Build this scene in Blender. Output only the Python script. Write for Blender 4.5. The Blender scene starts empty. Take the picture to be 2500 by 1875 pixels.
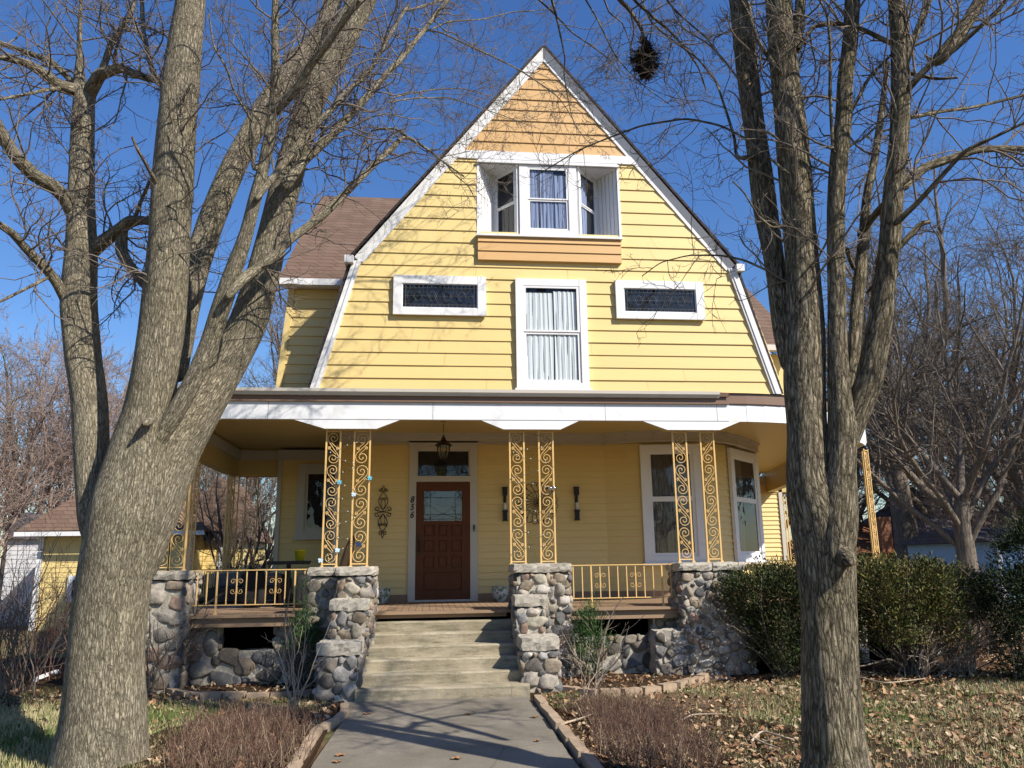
import bpy, math, random
import numpy as np
from mathutils import Vector, Matrix
random.seed(7); rng = np.random.default_rng(7)
R_ = math.radians
scene = bpy.context.scene
# ------------------------------------------------------------------ camera, sky, sun, exposure
F_PX, YAW, PIT, ROLL = 1930.6, 0.106324, 0.221294, -0.013789
CAM = np.array([-0.125, -13.628, 1.508])
def cam_axes():
    cy, sy, cp, sp = math.cos(YAW), math.sin(YAW), math.cos(PIT), math.sin(PIT)
    f = np.array([sy*cp, cy*cp, sp]); r = np.array([cy, -sy, 0]); u = np.cross(r, f)
    c, s = math.cos(ROLL), math.sin(ROLL)
    return c*r+s*u, -s*r+c*u, f
AR, AU, AF = cam_axes()
cam = bpy.data.cameras.new('camera'); co = bpy.data.objects.new('camera', cam); scene.collection.objects.link(co)
co.matrix_world = Matrix(((AR[0], AU[0], -AF[0], CAM[0]), (AR[1], AU[1], -AF[1], CAM[1]), (AR[2], AU[2], -AF[2], CAM[2]), (0, 0, 0, 1)))
cam.sensor_width = 36; cam.lens = F_PX*36/2500; cam.clip_end = 2000; cam.clip_start = 0.1
scene.camera = co
SUN_AZ, SUN_EL = R_(48), R_(41)          # azimuth to the right of the line from the facade to the camera
SD = np.array([math.sin(SUN_AZ)*math.cos(SUN_EL), -math.cos(SUN_AZ)*math.cos(SUN_EL), math.sin(SUN_EL)])
w = bpy.data.worlds.new('World'); scene.world = w; w.use_nodes = True
nt = w.node_tree; bg = nt.nodes['Background']; sky = nt.nodes.new('ShaderNodeTexSky')
sky.sky_type = 'NISHITA'; sky.sun_disc = False; sky.sun_elevation = SUN_EL
sky.sun_rotation = math.pi - SUN_AZ
sky.altitude = 300; sky.air_density = 1.3; sky.dust_density = 0.3; sky.ozone_density = 6.0
hs = nt.nodes.new('ShaderNodeHueSaturation'); hs.inputs['Saturation'].default_value = 1.17; hs.inputs['Hue'].default_value = .511; nt.links.new(sky.outputs[0], hs.inputs['Color']); nt.links.new(hs.outputs[0], bg.inputs[0]); bg.inputs[1].default_value = 0.106
sl = bpy.data.lights.new('sun', 'SUN'); sl.energy = 5.0; sl.angle = R_(0.55); sl.color = (1.0, 0.93, 0.82)
so = bpy.data.objects.new('sun', sl); scene.collection.objects.link(so)
so.rotation_euler = Vector(tuple(-SD)).to_track_quat('-Z', 'Y').to_euler(); so.location = (10, -10, 15)
scene.view_settings.view_transform = 'Standard'; scene.view_settings.look = 'None'
scene.view_settings.exposure = 0.52; scene.view_settings.gamma = 1.0
# ------------------------------------------------------------------ photo pixel -> point at a known distance
def ray(u, v): return AF + AR*(u-1250)/F_PX - AU*(v-937.5)/F_PX
def at(u, v, Y): d = ray(u, v); return CAM + d*(Y-CAM[1])/d[1]
def gd(u, v, z=0.0): d = ray(u, v); return CAM + d*(z-CAM[2])/d[2]
# ------------------------------------------------------------------ mesh helpers
class MB:
    def __init__(s): s.v = []; s.f = []; s.n = 0; s.c = []; s.b = []; s.sm = []; s.M = None
    def frame(s, o, ang):                       # local a (along wall), b (towards the viewer), z
        c, q = math.cos(ang), math.sin(ang)
        s.M = (np.array([o[0], o[1], 0.0]), np.array([[c, q, 0], [q, -c, 0], [0, 0, 1.0]])); return s
    def add(s, v, f, col=None, bk=None, smooth=False):
        v = np.asarray(v, float).reshape(-1, 3)
        if s.M is not None: v = s.M[0] + v @ s.M[1]
        s.v.append(v); k = len(v)
        s.c.append(np.tile(np.array([1, 1, 1.0]), (k, 1)) if col is None else np.broadcast_to(np.asarray(col, float), (k, 3)))
        s.b.append(v if bk is None else bk)
        rv = -1 if s.M is not None else 1
        if isinstance(f, np.ndarray): s.f.append(f[:, ::rv] + s.n); cnt = len(f)
        else:
            for q in f: s.f.append(np.array([[i + s.n for i in q][::rv]]))
            cnt = len(f)
        s.sm.append(np.full(cnt, smooth)); s.n += k; return s
    def box(s, x0, x1, y0, y1, z0, z1, col=None):
        v = [(x, y, z) for z in (z0, z1) for y in (y0, y1) for x in (x0, x1)]
        return s.add(v, np.array([[0, 2, 3, 1], [4, 5, 7, 6], [0, 1, 5, 4], [2, 6, 7, 3], [0, 4, 6, 2], [1, 3, 7, 5]]), col)
    def prism(s, poly, y0, y1, col=None):      # poly of (x, z), extruded along y
        k = len(poly); v = [(x, y0, z) for x, z in poly] + [(x, y1, z) for x, z in poly]
        s.add(v, [tuple(range(k)), tuple(range(2*k-1, k-1, -1))] + [(i, i+k, (i+1) % k+k, (i+1) % k) for i in range(k)], col); return s
    def slab(s, poly, z0, z1, col=None):       # poly of (x, y), extruded along z
        k = len(poly); v = [(x, y, z0) for x, y in poly] + [(x, y, z1) for x, y in poly]
        s.add(v, [tuple(range(k-1, -1, -1)), tuple(range(k, 2*k))] + [(i, (i+1) % k, (i+1) % k+k, i+k) for i in range(k)], col); return s
    def quad(s, a, b, c, d, col=None): return s.add([a, b, c, d], np.array([[0, 1, 2, 3]]), col)
    def tubes(s, P, Rr, sides=6, col=None, lump=0.0, cap=False, smooth=True):   # P (N,n,3), Rr (N,n)
        P = np.asarray(P, float); Rr = np.asarray(Rr, float)
        if P.ndim == 2: P = P[None]; Rr = Rr[None] if Rr.ndim == 1 else Rr
        if Rr.ndim == 0 or Rr.shape[:2] != P.shape[:2]: Rr = np.broadcast_to(Rr, P.shape[:2])
        N, n, _ = P.shape
        T = np.gradient(P, axis=1); T /= np.linalg.norm(T, axis=2, keepdims=True)+1e-9
        ref = np.where(np.abs(T[:, :1, 2:3]) > 0.9, np.array([1.0, 0, 0]), np.array([0, 0, 1.0])); ref = np.broadcast_to(ref, T.shape)
        if n > 12: ref = np.broadcast_to(np.array([0.0, 1.0, 0.02]), T.shape)
        A = np.cross(ref, T); A /= np.linalg.norm(A, axis=2, keepdims=True)+1e-9; B = np.cross(T, A)
        th = np.arange(sides)*2*math.pi/sides
        L = np.concatenate([np.zeros((N, 1)), np.cumsum(np.linalg.norm(np.diff(P, axis=1), axis=2), axis=1)], axis=1)
        rr = Rr[:, :, None]*np.ones(sides)
        if lump:
            for k in range(7):
                ph, fr, m = rng.uniform(0, 6.28), rng.uniform(1.2, 5.5), rng.integers(1, 5)
                rr = rr*(1+lump*np.sin(L[:, :, None]*fr+m*th+ph)/(1+.3*k))
        off = rr[..., None]*(np.cos(th)[:, None]*A[:, :, None, :]+np.sin(th)[:, None]*B[:, :, None, :])
        V = P[:, :, None, :]+off
        bk = np.stack([rr*np.cos(th), rr*np.sin(th), L[:, :, None]+0*th+np.arange(N)[:, None, None]*3.7], -1).reshape(-1, 3)
        i = np.arange(n-1)[:, None]*sides; j = np.arange(sides); j2 = (j+1) % sides
        q = np.stack([i+j, i+j2, i+sides+j2, i+sides+j], -1).reshape(-1, 4)
        Fc = (q[None]+(np.arange(N)*n*sides)[:, None, None]).reshape(-1, 4)
        if col is not None and np.ndim(col) == 2: col = np.repeat(np.asarray(col), n*sides, axis=0)
        s.add(V.reshape(-1, 3), Fc, col, bk, smooth=smooth)
        if cap:
            for g in range(N): s.add(V[g, -1], [tuple(range(sides))], None if col is None or np.ndim(col) == 2 else col); s.add(V[g, 0], [tuple(range(sides-1, -1, -1))])
        return s
    def bar(s, a, b, r, sides=4, col=None): return s.tubes(np.array([[a, b]]), np.array([[r, r]]), sides, col, cap=True, smooth=sides > 6)
    def curve(s, pts, r, sides=5, col=None): return s.tubes(np.array([pts]), np.full((1, len(pts)), r), sides, col, cap=True)
    def build(s, name, m, parent=None, kind=None, col=False, bark=False):
        if not s.v: s.add([(0, 0, 0)]*3, np.array([[0, 1, 2]]))
        V = np.concatenate(s.v); me = bpy.data.meshes.new(name)
        base = np.array(parent['_o']) if parent is not None and '_o' in parent else np.zeros(3)
        me.vertices.add(len(V)); me.vertices.foreach_set('co', (V-base).astype(np.float32).ravel())
        li = np.concatenate([a.ravel() for a in s.f]); ls = np.concatenate([np.full(len(a), a.shape[1]) for a in s.f])
        me.loops.add(len(li)); me.loops.foreach_set('vertex_index', li.astype(np.int32))
        me.polygons.add(len(ls)); st = np.concatenate([[0], np.cumsum(ls)[:-1]])
        me.polygons.foreach_set('loop_start', st.astype(np.int32)); me.polygons.foreach_set('loop_total', ls.astype(np.int32))
        me.polygons.foreach_set('use_smooth', np.concatenate(s.sm))
        if col:
            a = me.attributes.new('tone', 'FLOAT_COLOR', 'POINT'); C = np.concatenate([np.array(c) for c in s.c])
            a.data.foreach_set('color', np.concatenate([C, np.ones((len(C), 1))], 1).astype(np.float32).ravel())
        if bark:
            a = me.attributes.new('bk', 'FLOAT_VECTOR', 'POINT'); a.data.foreach_set('vector', np.concatenate(s.b).astype(np.float32).ravel())
        me.update(calc_edges=True); me.validate(); me.materials.append(m)
        o = bpy.data.objects.new(name, me); scene.collection.objects.link(o)
        if parent is not None: o.parent = parent; o.location = (0, 0, 0)
        if parent is not None and '_o' in parent: o['_o'] = parent['_o']
        if kind: o['kind'] = kind
        return o
def thing(name, label, cat, loc=(0, 0, 0), group=None):
    o = bpy.data.objects.new(name, None); scene.collection.objects.link(o); o.location = tuple(loc); o['_o'] = [float(q) for q in loc]
    o['label'] = label; o['category'] = cat
    if group: o['group'] = group
    return o
def tag(o, label, cat, group=None, kind=None):
    o['label'] = label; o['category'] = cat
    if group: o['group'] = group
    if kind: o['kind'] = kind
    return o
def one(mb, name, m, label, cat, group=None, loc=None, **k):     # a thing that is one mesh, its origin moved to its base
    o = mb.build(name, m, **k); tag(o, label, cat, group)
    if loc is not None:
        o.data.transform(Matrix.Translation(Vector([-float(q) for q in loc]))); o.location = tuple(loc)
    return o
def crv(pts, n, vals=None):                 # smooth resample
    pts = np.asarray(pts, float); k = len(pts)
    d = np.concatenate([[0], np.cumsum(np.linalg.norm(np.diff(pts, axis=0), axis=1))]); t = np.linspace(0, d[-1], n)
    P = np.stack([np.interp(t, d, pts[:, i]) for i in range(pts.shape[1])], 1)
    for _ in range(max(1, n//(k*2))):
        Q = P.copy(); Q[1:-1] = (P[:-2]+2*P[1:-1]+P[2:])/4; P = Q
    return P
# ------------------------------------------------------------------ materials
def mat(name, base=(.5, .5, .5), rough=.6, spec=.4, metal=0.0):
    m = bpy.data.materials.new(name); m.use_nodes = True; b = m.node_tree.nodes['Principled BSDF']
    b.inputs['Base Color'].default_value = (*base, 1); b.inputs['Roughness'].default_value = rough
    b.inputs['Specular IOR Level'].default_value = spec; b.inputs['Metallic'].default_value = metal
    return m
def N(m, t, **k):
    n = m.node_tree.nodes.new(t)
    for a, v in k.items():
        if a in n.inputs: n.inputs[a].default_value = v
        else: setattr(n, a, v)
    return n
def LK(m, a, b): m.node_tree.links.new(a, b)
def bsdf(m): return m.node_tree.nodes['Principled BSDF']
def coords(m, scale=(1, 1, 1), attr=None, rot=(0, 0, 0)):
    mp = N(m, 'ShaderNodeMapping'); mp.inputs['Scale'].default_value = scale; mp.inputs['Rotation'].default_value = rot
    if attr: a = N(m, 'ShaderNodeAttribute'); a.attribute_name = attr; LK(m, a.outputs['Vector'], mp.inputs[0])
    else: a = N(m, 'ShaderNodeNewGeometry'); LK(m, a.outputs['Position'], mp.inputs[0])
    return mp.outputs[0]
def noise(m, vec, scale, detail=4, rough=.55, dist=0.0):
    n = N(m, 'ShaderNodeTexNoise'); n.inputs['Scale'].default_value = scale; n.inputs['Detail'].default_value = detail
    n.inputs['Roughness'].default_value = rough; n.inputs['Distortion'].default_value = dist; LK(m, vec, n.inputs['Vector']); return n.outputs['Fac']
def ramp(m, fac, stops, interp='LINEAR'):
    r = N(m, 'ShaderNodeValToRGB'); e = r.color_ramp; e.interpolation = interp
    while len(e.elements) < len(stops): e.elements.new(.5)
    for el, (p, c) in zip(e.elements, stops): el.position = p; el.color = (*c, 1) if len(c) == 3 else c
    LK(m, fac, r.inputs[0]); return r.outputs[0]
def mix(m, fac, a, b, mode='MIX'):
    x = N(m, 'ShaderNodeMix'); x.data_type = 'RGBA'; x.blend_type = mode
    for q, i in ((fac, 0), (a, 6), (b, 7)):
        if isinstance(q, (int, float)): x.inputs[i].default_value = q
        elif isinstance(q, tuple): x.inputs[i].default_value = (*q, 1)
        else: LK(m, q, x.inputs[i])
    return x.outputs[2]
def bump(m, h, dist, strength=1.0, prev=None):
    b = N(m, 'ShaderNodeBump'); b.inputs['Distance'].default_value = dist; b.inputs['Strength'].default_value = strength
    LK(m, h, b.inputs['Height'])
    if prev is not None: LK(m, prev, b.inputs['Normal'])
    LK(m, b.outputs[0], bsdf(m).inputs['Normal']); return b.outputs[0]
def paint(name, base, var=.12, rough=.5, stain=(.30, .22, .10), amt=.12, streak=(1.2, 1.2, .5)):
    m = mat(name, base, rough); p = coords(m, streak)
    f = noise(m, p, 1.1, 6, .6); c = mix(m, f, tuple(x*(1-var) for x in base), tuple(min(.9, x*(1+var)) for x in base))
    g = ramp(m, noise(m, coords(m), 2.7, 8, .65), [(.56, (0, 0, 0)), (.78, (amt, amt, amt))])
    c = mix(m, g, c, stain); LK(m, c, bsdf(m).inputs['Base Color'])
    bump(m, noise(m, coords(m, (4, 4, 30)), 3, 3), .0015, .4); return m
YEL = paint('yellow_paint', (.71, .545, .225), .085, .5, streak=(.30, .30, 4.9))
ORA = paint('tan_orange_paint', (.58, .355, .145), .05, .5)
WHT = paint('white_paint', (.74, .74, .74), .04, .45, (.35, .33, .28), .25)
WHT2 = paint('white_metal_cladding', (.76, .77, .79), .05, .35, (.42, .41, .38), .5)
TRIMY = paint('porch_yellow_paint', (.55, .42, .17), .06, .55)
TRIM = paint('cream_trim_paint', (.50, .47, .40), .05, .55)
GOLD = paint('gold_iron_paint', (.70, .46, .18), .05, .42, (.3, .2, .1), .3)
BRN = paint('brown_metal_cladding', (.20, .125, .085), .06, .4, (.1, .07, .05), .2)
WOODP = paint('painted_porch_boards', (.29, .195, .12), .08, .6, (.15, .1, .07), .5)
GUT = paint('gutter_metal', (.60, .56, .50), .05, .35, (.3, .28, .25), .3)
BLK = mat('black_iron', (.012, .011, .011), .5)
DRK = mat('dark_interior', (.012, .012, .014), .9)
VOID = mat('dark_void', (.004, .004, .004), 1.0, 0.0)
WHC = mat('white_plastic', (.75, .75, .76), .4)
CUR = mat('white_curtain_cloth', (.80, .79, .74), .9); CURB = mat('blue_grey_curtain_cloth', (.30, .33, .45), .9); CURD = mat('brown_lace_curtain_cloth', (.12, .10, .08), .9)
LEAD = mat('lead_came', (.10, .105, .11), .5, .4, .4)
YPOT = mat('bright_yellow_plastic', (.62, .58, .03), .5)
DOORM = mat('varnished_wood', (.16, .042, .018), .5, .15)
c = mix(DOORM, noise(DOORM, coords(DOORM, (30, 30, 2)), 1.5, 4, .6, .6), (.070, .025, .011), (.15, .055, .022)); LK(DOORM, c, bsdf(DOORM).inputs['Base Color'])
CHW = mat('oak_wood', (.16, .06, .025), .4)
def glass(name, tint=(.85, .9, .95), ior=1.45, min_ref=.02):
    m = bpy.data.materials.new(name); m.use_nodes = True; t = m.node_tree; t.nodes.clear()
    o = t.nodes.new('ShaderNodeOutputMaterial'); g = t.nodes.new('ShaderNodeBsdfGlossy'); g.inputs['Roughness'].default_value = .015
    tr = t.nodes.new('ShaderNodeBsdfTransparent'); tr.inputs[0].default_value = (*tint, 1)
    fr = t.nodes.new('ShaderNodeLayerWeight'); fr.inputs[0].default_value = .5; pw = t.nodes.new('ShaderNodeMath'); pw.operation = 'POWER'; pw.inputs[1].default_value = 4.2; t.links.new(fr.outputs['Facing'], pw.inputs[0]); ad = t.nodes.new('ShaderNodeMath'); ad.operation = 'MULTIPLY_ADD'; ad.inputs[1].default_value = .85; ad.inputs[2].default_value = .035+min_ref; ad.use_clamp = True
    mx = t.nodes.new('ShaderNodeMixShader'); t.links.new(pw.outputs[0], ad.inputs[0]); t.links.new(ad.outputs[0], mx.inputs[0])
    bn = t.nodes.new('ShaderNodeBump'); bn.inputs['Distance'].default_value = .004; nz = t.nodes.new('ShaderNodeTexNoise'); nz.inputs['Scale'].default_value = 2.2
    ge = t.nodes.new('ShaderNodeNewGeometry'); t.links.new(ge.outputs['Position'], nz.inputs['Vector']); t.links.new(nz.outputs[0], bn.inputs['Height'])
    t.links.new(bn.outputs[0], g.inputs['Normal'])
    t.links.new(tr.outputs[0], mx.inputs[1]); t.links.new(g.outputs[0], mx.inputs[2]); t.links.new(mx.outputs[0], o.inputs[0]); return m
GLS = glass('window_glass'); GLS2 = glass('storm_glass', (.75, .8, .85), 1.5, .05)
def m_shingle(name, a, b):
    m = mat(name, a, .9, .1); g = N(m, 'ShaderNodeNewGeometry'); sx = N(m, 'ShaderNodeSeparateXYZ'); LK(m, g.outputs['Position'], sx.inputs[0])
    ad = N(m, 'ShaderNodeMath', operation='ADD'); LK(m, sx.outputs[0], ad.inputs[0]); LK(m, sx.outputs[1], ad.inputs[1])
    cb = N(m, 'ShaderNodeCombineXYZ'); LK(m, ad.outputs[0], cb.inputs[0]); LK(m, sx.outputs[2], cb.inputs[1])
    br = N(m, 'ShaderNodeTexBrick'); LK(m, cb.outputs[0], br.inputs['Vector']); br.inputs['Scale'].default_value = 1
    br.inputs['Brick Width'].default_value = .28; br.inputs['Row Height'].default_value = .115; br.inputs['Mortar Size'].default_value = .006
    br.inputs['Color1'].default_value = (*a, 1); br.inputs['Color2'].default_value = (*b, 1); br.inputs['Mortar'].default_value = (*(x*.45 for x in a), 1)
    br.inputs['Bias'].default_value = 0.0
    c = mix(m, noise(m, coords(m), 60, 3), br.outputs[0], tuple(x*.6 for x in a)); c = mix(m, .35, br.outputs[0], c)
    LK(m, c, bsdf(m).inputs['Base Color']); bump(m, br.outputs['Fac'], -.01); return m
SHG = m_shingle('roof_shingle', (.19, .128, .095), (.14, .092, .068))
SHGD = m_shingle('roof_shingle_dark', (.075, .06, .055), (.05, .042, .04))
SHGO = m_shingle('roof_shingle_orange', (.34, .15, .075), (.28, .12, .06))
SHGG = m_shingle('roof_shingle_grey', (.13, .12, .135), (.10, .09, .10))
def m_tone(name, rough=.85, bs=40, bd=.004, var=.35, vscale=25):
    m = mat(name, (.3, .3, .3), rough, .2); a = N(m, 'ShaderNodeAttribute'); a.attribute_name = 'tone'
    f = ramp(m, noise(m, coords(m), vscale, 6, .65), [(.3, (1-var,)*3), (.7, (1+var*.6,)*3)])
    c = mix(m, 1.0, a.outputs['Color'], f, 'MULTIPLY'); LK(m, c, bsdf(m).inputs['Base Color'])
    if bd: bump(m, noise(m, coords(m), bs, 8, .7), bd)
    return m
STONE = m_tone('fieldstone_and_mortar', .85, 28, .012, .38, 18); LEAFM = m_tone('dry_leaf', .8, 30, 0, .3, 60)
GRASSM = m_tone('grass_blade', .75, 30, 0, .1, 3); TWIGM = m_tone('thin_stems', .8, 30, 0, .2, 30); EVG = m_tone('evergreen_spray', .7, 30, 0, .25, 30)
BLOCK = m_tone('concrete_block', .9, 120, .003, .2, 12)
m = CONC = mat('weathered_concrete', (.30, .27, .21), .9, .15)
p = coords(m); f1 = noise(m, p, 1.6, 8, .65); f2 = noise(m, p, 90, 4, .7)
c = mix(m, ramp(m, f1, [(.35, (0, 0, 0)), (.7, (1, 1, 1))]), (.33, .28, .195), (.48, .42, .305)); c = mix(m, ramp(m, noise(m, coords(m, (1.3, 1.3, 7)), 2.4, 8, .72), [(.44, (0, 0, 0)), (.64, (.8,)*3)]), c, (.16, .145, .09))
c = mix(m, ramp(m, f2, [(.35, (.35,)*3), (.6, (0, 0, 0))]), c, (.14, .13, .10)); LK(m, c, bsdf(m).inputs['Base Color']); bump(m, f2, .005, .8, bump(m, noise(m, p, 6, 5), .012))
m = PATHM = mat('old_concrete_path', (.2, .18, .15), .9, .15)
p = coords(m); f1 = noise(m, p, 1.1, 8, .7); c = mix(m, ramp(m, f1, [(.35, (0, 0, 0)), (.65, (1, 1, 1))]), (.17, .15, .115), (.27, .24, .19))
c = mix(m, ramp(m, noise(m, p, 130, 3, .7), [(.40, (.6,)*3), (.52, (0, 0, 0)), (.62, (0, 0, 0)), (.75, (.3,)*3)]), c, (.10, .09, .075))
vr = N(m, 'ShaderNodeTexVoronoi'); vr.feature = 'DISTANCE_TO_EDGE'; vr.inputs['Scale'].default_value = .35; LK(m, mix(m, .12, p, N(m, 'ShaderNodeTexNoise').outputs[1]), vr.inputs['Vector'])
c = mix(m, ramp(m, vr.outputs[0], [(.0, (.4,)*3), (.004, (0, 0, 0))]), c, (.07, .06, .05))
LK(m, c, bsdf(m).inputs['Base Color']); bump(m, noise(m, p, 80, 5, .7), .004)
def m_bark(name, ridge, groove, moss=.3, sc=1.0, dist=.022):
    m = mat(name, ridge, .92, .08); v = coords(m, (16*sc, 16*sc, 3.1*sc), 'bk')
    n1 = noise(m, v, 1.5, 5, .6, .9)
    ab = N(m, 'ShaderNodeMath', operation='SUBTRACT'); LK(m, n1, ab.inputs[0]); ab.inputs[1].default_value = .5
    a2 = N(m, 'ShaderNodeMath', operation='ABSOLUTE'); LK(m, ab.outputs[0], a2.inputs[0])
    vo = N(m, 'ShaderNodeTexVoronoi'); vo.feature = 'DISTANCE_TO_EDGE'; vo.inputs['Scale'].default_value = 1.75
    LK(m, mix(m, .22, v, noise_c(m, v, 2.2)), vo.inputs['Vector'])
    h = ramp(m, vo.outputs[0], [(0, (0, 0, 0)), (.10, (.55,)*3), (.30, (1, 1, 1))]); h2 = ramp(m, a2.outputs[0], [(0, (.1,)*3), (.06, (.8,)*3), (.2, (1, 1, 1))])
    hh = mix(m, .5, h, h2); hh = mix(m, .25, hh, mix(m, 1, noise(m, coords(m, (70*sc, 70*sc, 22*sc), 'bk'), 1.2, 5, .7), (1, 1, 1), 'MULTIPLY'))
    c = ramp(m, hh, [(.18, groove), (.55, tuple((a+b)/2 for a, b in zip(ridge, groove))), (.82, ridge)])
    big = noise(m, coords(m), 1.7, 5, .65); c = mix(m, ramp(m, big, [(.40, (0, 0, 0)), (.70, (moss,)*3)]), c, (.105, .098, .028))
    c = mix(m, ramp(m, noise(m, coords(m, (1, 1, 1)), 4.5, 6, .7), [(.35, (.45,)*3), (.5, (0, 0, 0))]), c, tuple(x*.45 for x in ridge))
    c = mix(m, ramp(m, noise(m, coords(m, (2.2, 2.2, 1.1)), 3.1, 7, .72), [(.56, (0, 0, 0)), (.66, (.5,)*3)]), c, tuple(min(.6, x*1.35) for x in ridge))
    hl = noise(m, coords(m, (2.6*sc, 2.6*sc, 1.2*sc), 'bk'), 1.6, 3, .6)
    LK(m, c, bsdf(m).inputs['Base Color']); bump(m, hh, dist, 1.0, bump(m, hl, .06, .8)); return m
def noise_c(m, vec, sc):
    n = N(m, 'ShaderNodeTexNoise'); n.inputs['Scale'].default_value = sc; n.inputs['Detail'].default_value = 3; LK(m, vec, n.inputs['Vector']); return n.outputs['Color']
BARK = m_bark('maple_bark', (.37, .325, .235), (.105, .086, .06), .24, 2.0, .02)
BARKR = m_bark('furrowed_bark', (.33, .28, .195), (.045, .035, .025), .32, 1.45, .034)
TW = mat('twig_bark', (.085, .065, .05), .7, .25); c = mix(TW, noise(TW, coords(TW), 9, 4), (.08, .062, .05), (.24, .20, .16)); LK(TW, c, bsdf(TW).inputs['Base Color'])
TWB = mat('background_bark', (.12, .095, .075), .9, .1); tn_ = noise(TWB, coords(TWB, (9, 9, 1.6)), 2, 6, .7, .5); bump(TWB, tn_, .05); c = mix(TWB, ramp(TWB, tn_, [(.3, (0, 0, 0)), (.7, (1, 1, 1))]), (.07, .056, .045), (.30, .25, .20)); LK(TWB, c, bsdf(TWB).inputs['Base Color'])
TWR = mat('reddish_twig_bark', (.15, .10, .08), .85, .1); c = mix(TWR, noise(TWR, coords(TWR), 3, 4), (.20, .14, .115), (.36, .28, .235)); LK(TWR, c, bsdf(TWR).inputs['Base Color'])
# ground
m = GRD = mat('lawn_soil', (.08, .06, .04), 1.0, .05)
p = coords(m); a = ramp(m, noise(m, p, .55, 6, .6), [(.40, (0, 0, 0)), (.56, (1, 1, 1))]); fine = noise(m, p, 45, 6, .7)
gcol = mix(m, fine, (.07, .08, .028), (.25, .22, .11)); dcol = mix(m, fine, (.07, .044, .027), (.28, .185, .11))
LK(m, mix(m, a, gcol, dcol), bsdf(m).inputs['Base Color']); bump(m, fine, .03)
m = SOIL = mat('mulch_soil', (.05, .03, .02), 1.0, .05); p = coords(m); f1 = noise(m, p, 30, 8, .75); LK(m, mix(m, f1, (.018, .011, .007), (.11, .07, .042)), bsdf(m).inputs['Base Color']); bump(m, f1, .03)
# ------------------------------------------------------------------ ground, path, sky is the world
YG, YC, YF, FZ = -2.38, -2.58, -2.70, 0.885
def gmesh():
    xs = np.unique(np.concatenate([np.linspace(-150, -12, 20), np.linspace(-12, 14, 170), np.linspace(14, 150, 20)]))
    ys = np.unique(np.concatenate([np.linspace(-60, -14, 12), np.linspace(-14, 4, 120), np.linspace(4, 160, 24)]))
    X, Y = np.meshgrid(xs, ys); Z = .02*np.sin(X*1.3+Y*.7)+.015*np.sin(X*2.9-Y*2.2)+.012*np.sin(X*.6+Y*3.1)-.045
    m_ = (np.abs(X) < 1.6) & (Y > -12) & (Y < -3); Z[m_] = np.minimum(Z[m_], -.03)
    k = len(xs); V = np.stack([X, Y, Z], -1).reshape(-1, 3)
    i = (np.arange(len(ys)-1)[:, None]*k+np.arange(k-1)).ravel()
    b = MB(); b.add(V, np.stack([i, i+1, i+k+1, i+k], -1), smooth=True); return b
gmesh().build('ground', GRD, kind='structure')
b = MB(); b.slab([(-.97, -11.5), (1.0, -11.5), (1.02, -7), (1.04, -3.9), (-1.0, -3.9), (-.95, -5.2), (-1.0, -6.8)], -.3, -.002)
b.build('path', PATHM, kind='structure')
b = MB(); b.slab([(gd(u, v)[0], gd(u, v)[1]) for u, v in ((385, 1677), (455, 1694), (560, 1700), (700, 1698), (835, 1690))]+[(-.9, -2.4), (-4, -2.2)], -.2, .012)
b.slab([(1.02, -3.95)]+[(gd(u, v)[0], gd(u, v)[1]) for u, v in ((1450, 1688), (1560, 1684), (1650, 1672), (1725, 1651))]+[(3.7, -2.4), (1.0, -2.4)], -.2, .013)
b.slab([(-1.05, -3.95), (-1.05, -8.6), (-3.1, -8.6), (-2.6, -5.2), (-1.7, -4.5)], -.2, .001)
b.slab([(1.1, -3.97), (2.1, -4.6), (3.3, -6.2), (4.2, -8.6), (1.1, -8.6)], -.2, .001)
b.slab([(3.9, -3.0), (4.6, -3.5), (9, -4.3), (12, -3.5), (12, 1), (3.9, 1)], -.2, .004)
b.slab([(-4.0, -2.2), (-3.6, -3.3), (-9, -4), (-12, -1), (-12, 1.5), (-4, 1.5)], -.2, .003)
b.build('mulch_bed_soil', SOIL, kind='structure')
# ------------------------------------------------------------------ edging blocks
def rock_box(b, c, size, ang, col, nz=.006, seg=(4, 2, 2)):
    sx, sy, sz = size; V = []; F = []
    def grid(o, u, v, nu, nv):
        s = len(V)
        for i in range(nu+1):
            for j in range(nv+1): V.append(o+u*i/nu+v*j/nv)
        for i in range(nu):
            for j in range(nv): a = s+i*(nv+1)+j; F.append((a, a+nv+1, a+nv+2, a+1))
    X, Y, Z = np.array([sx, 0, 0.]), np.array([0, sy, 0.]), np.array([0, 0, sz]); o = -np.array([sx, sy, 0])/2
    nx, ny, nzz = seg
    grid(o, X, Z, nx, nzz); grid(o+Y+X, -X, Z, nx, nzz); grid(o+X, Y, Z, ny, nzz); grid(o+Y, -Y, Z, ny, nzz); grid(o+Z, X, Y, nx, ny)
    V = np.array(V); key = np.round(V*500).astype(int); out = V.copy()
    for i, k in enumerate(key):
        h = (k[0]*73856093 ^ k[1]*19349663 ^ k[2]*83492791) & 0xffff
        r = np.random.default_rng(h).uniform(-1, 1, 3); out[i] += r*nz
    ctr = np.array([0, 0, sz/2]); e = np.abs((out-ctr)/(np.array(size)/2)); cnt = (e > .93).sum(1)
    out = np.where((cnt >= 2)[:, None], ctr+(out-ctr)*(1-.06*(cnt-1))[:, None]**.5, out)
    ca, sa = math.cos(ang), math.sin(ang); Rm = np.array([[ca, sa, 0], [-sa, ca, 0], [0, 0, 1]])
    b.add(out@Rm+np.array(c), F, col); return b
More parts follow.
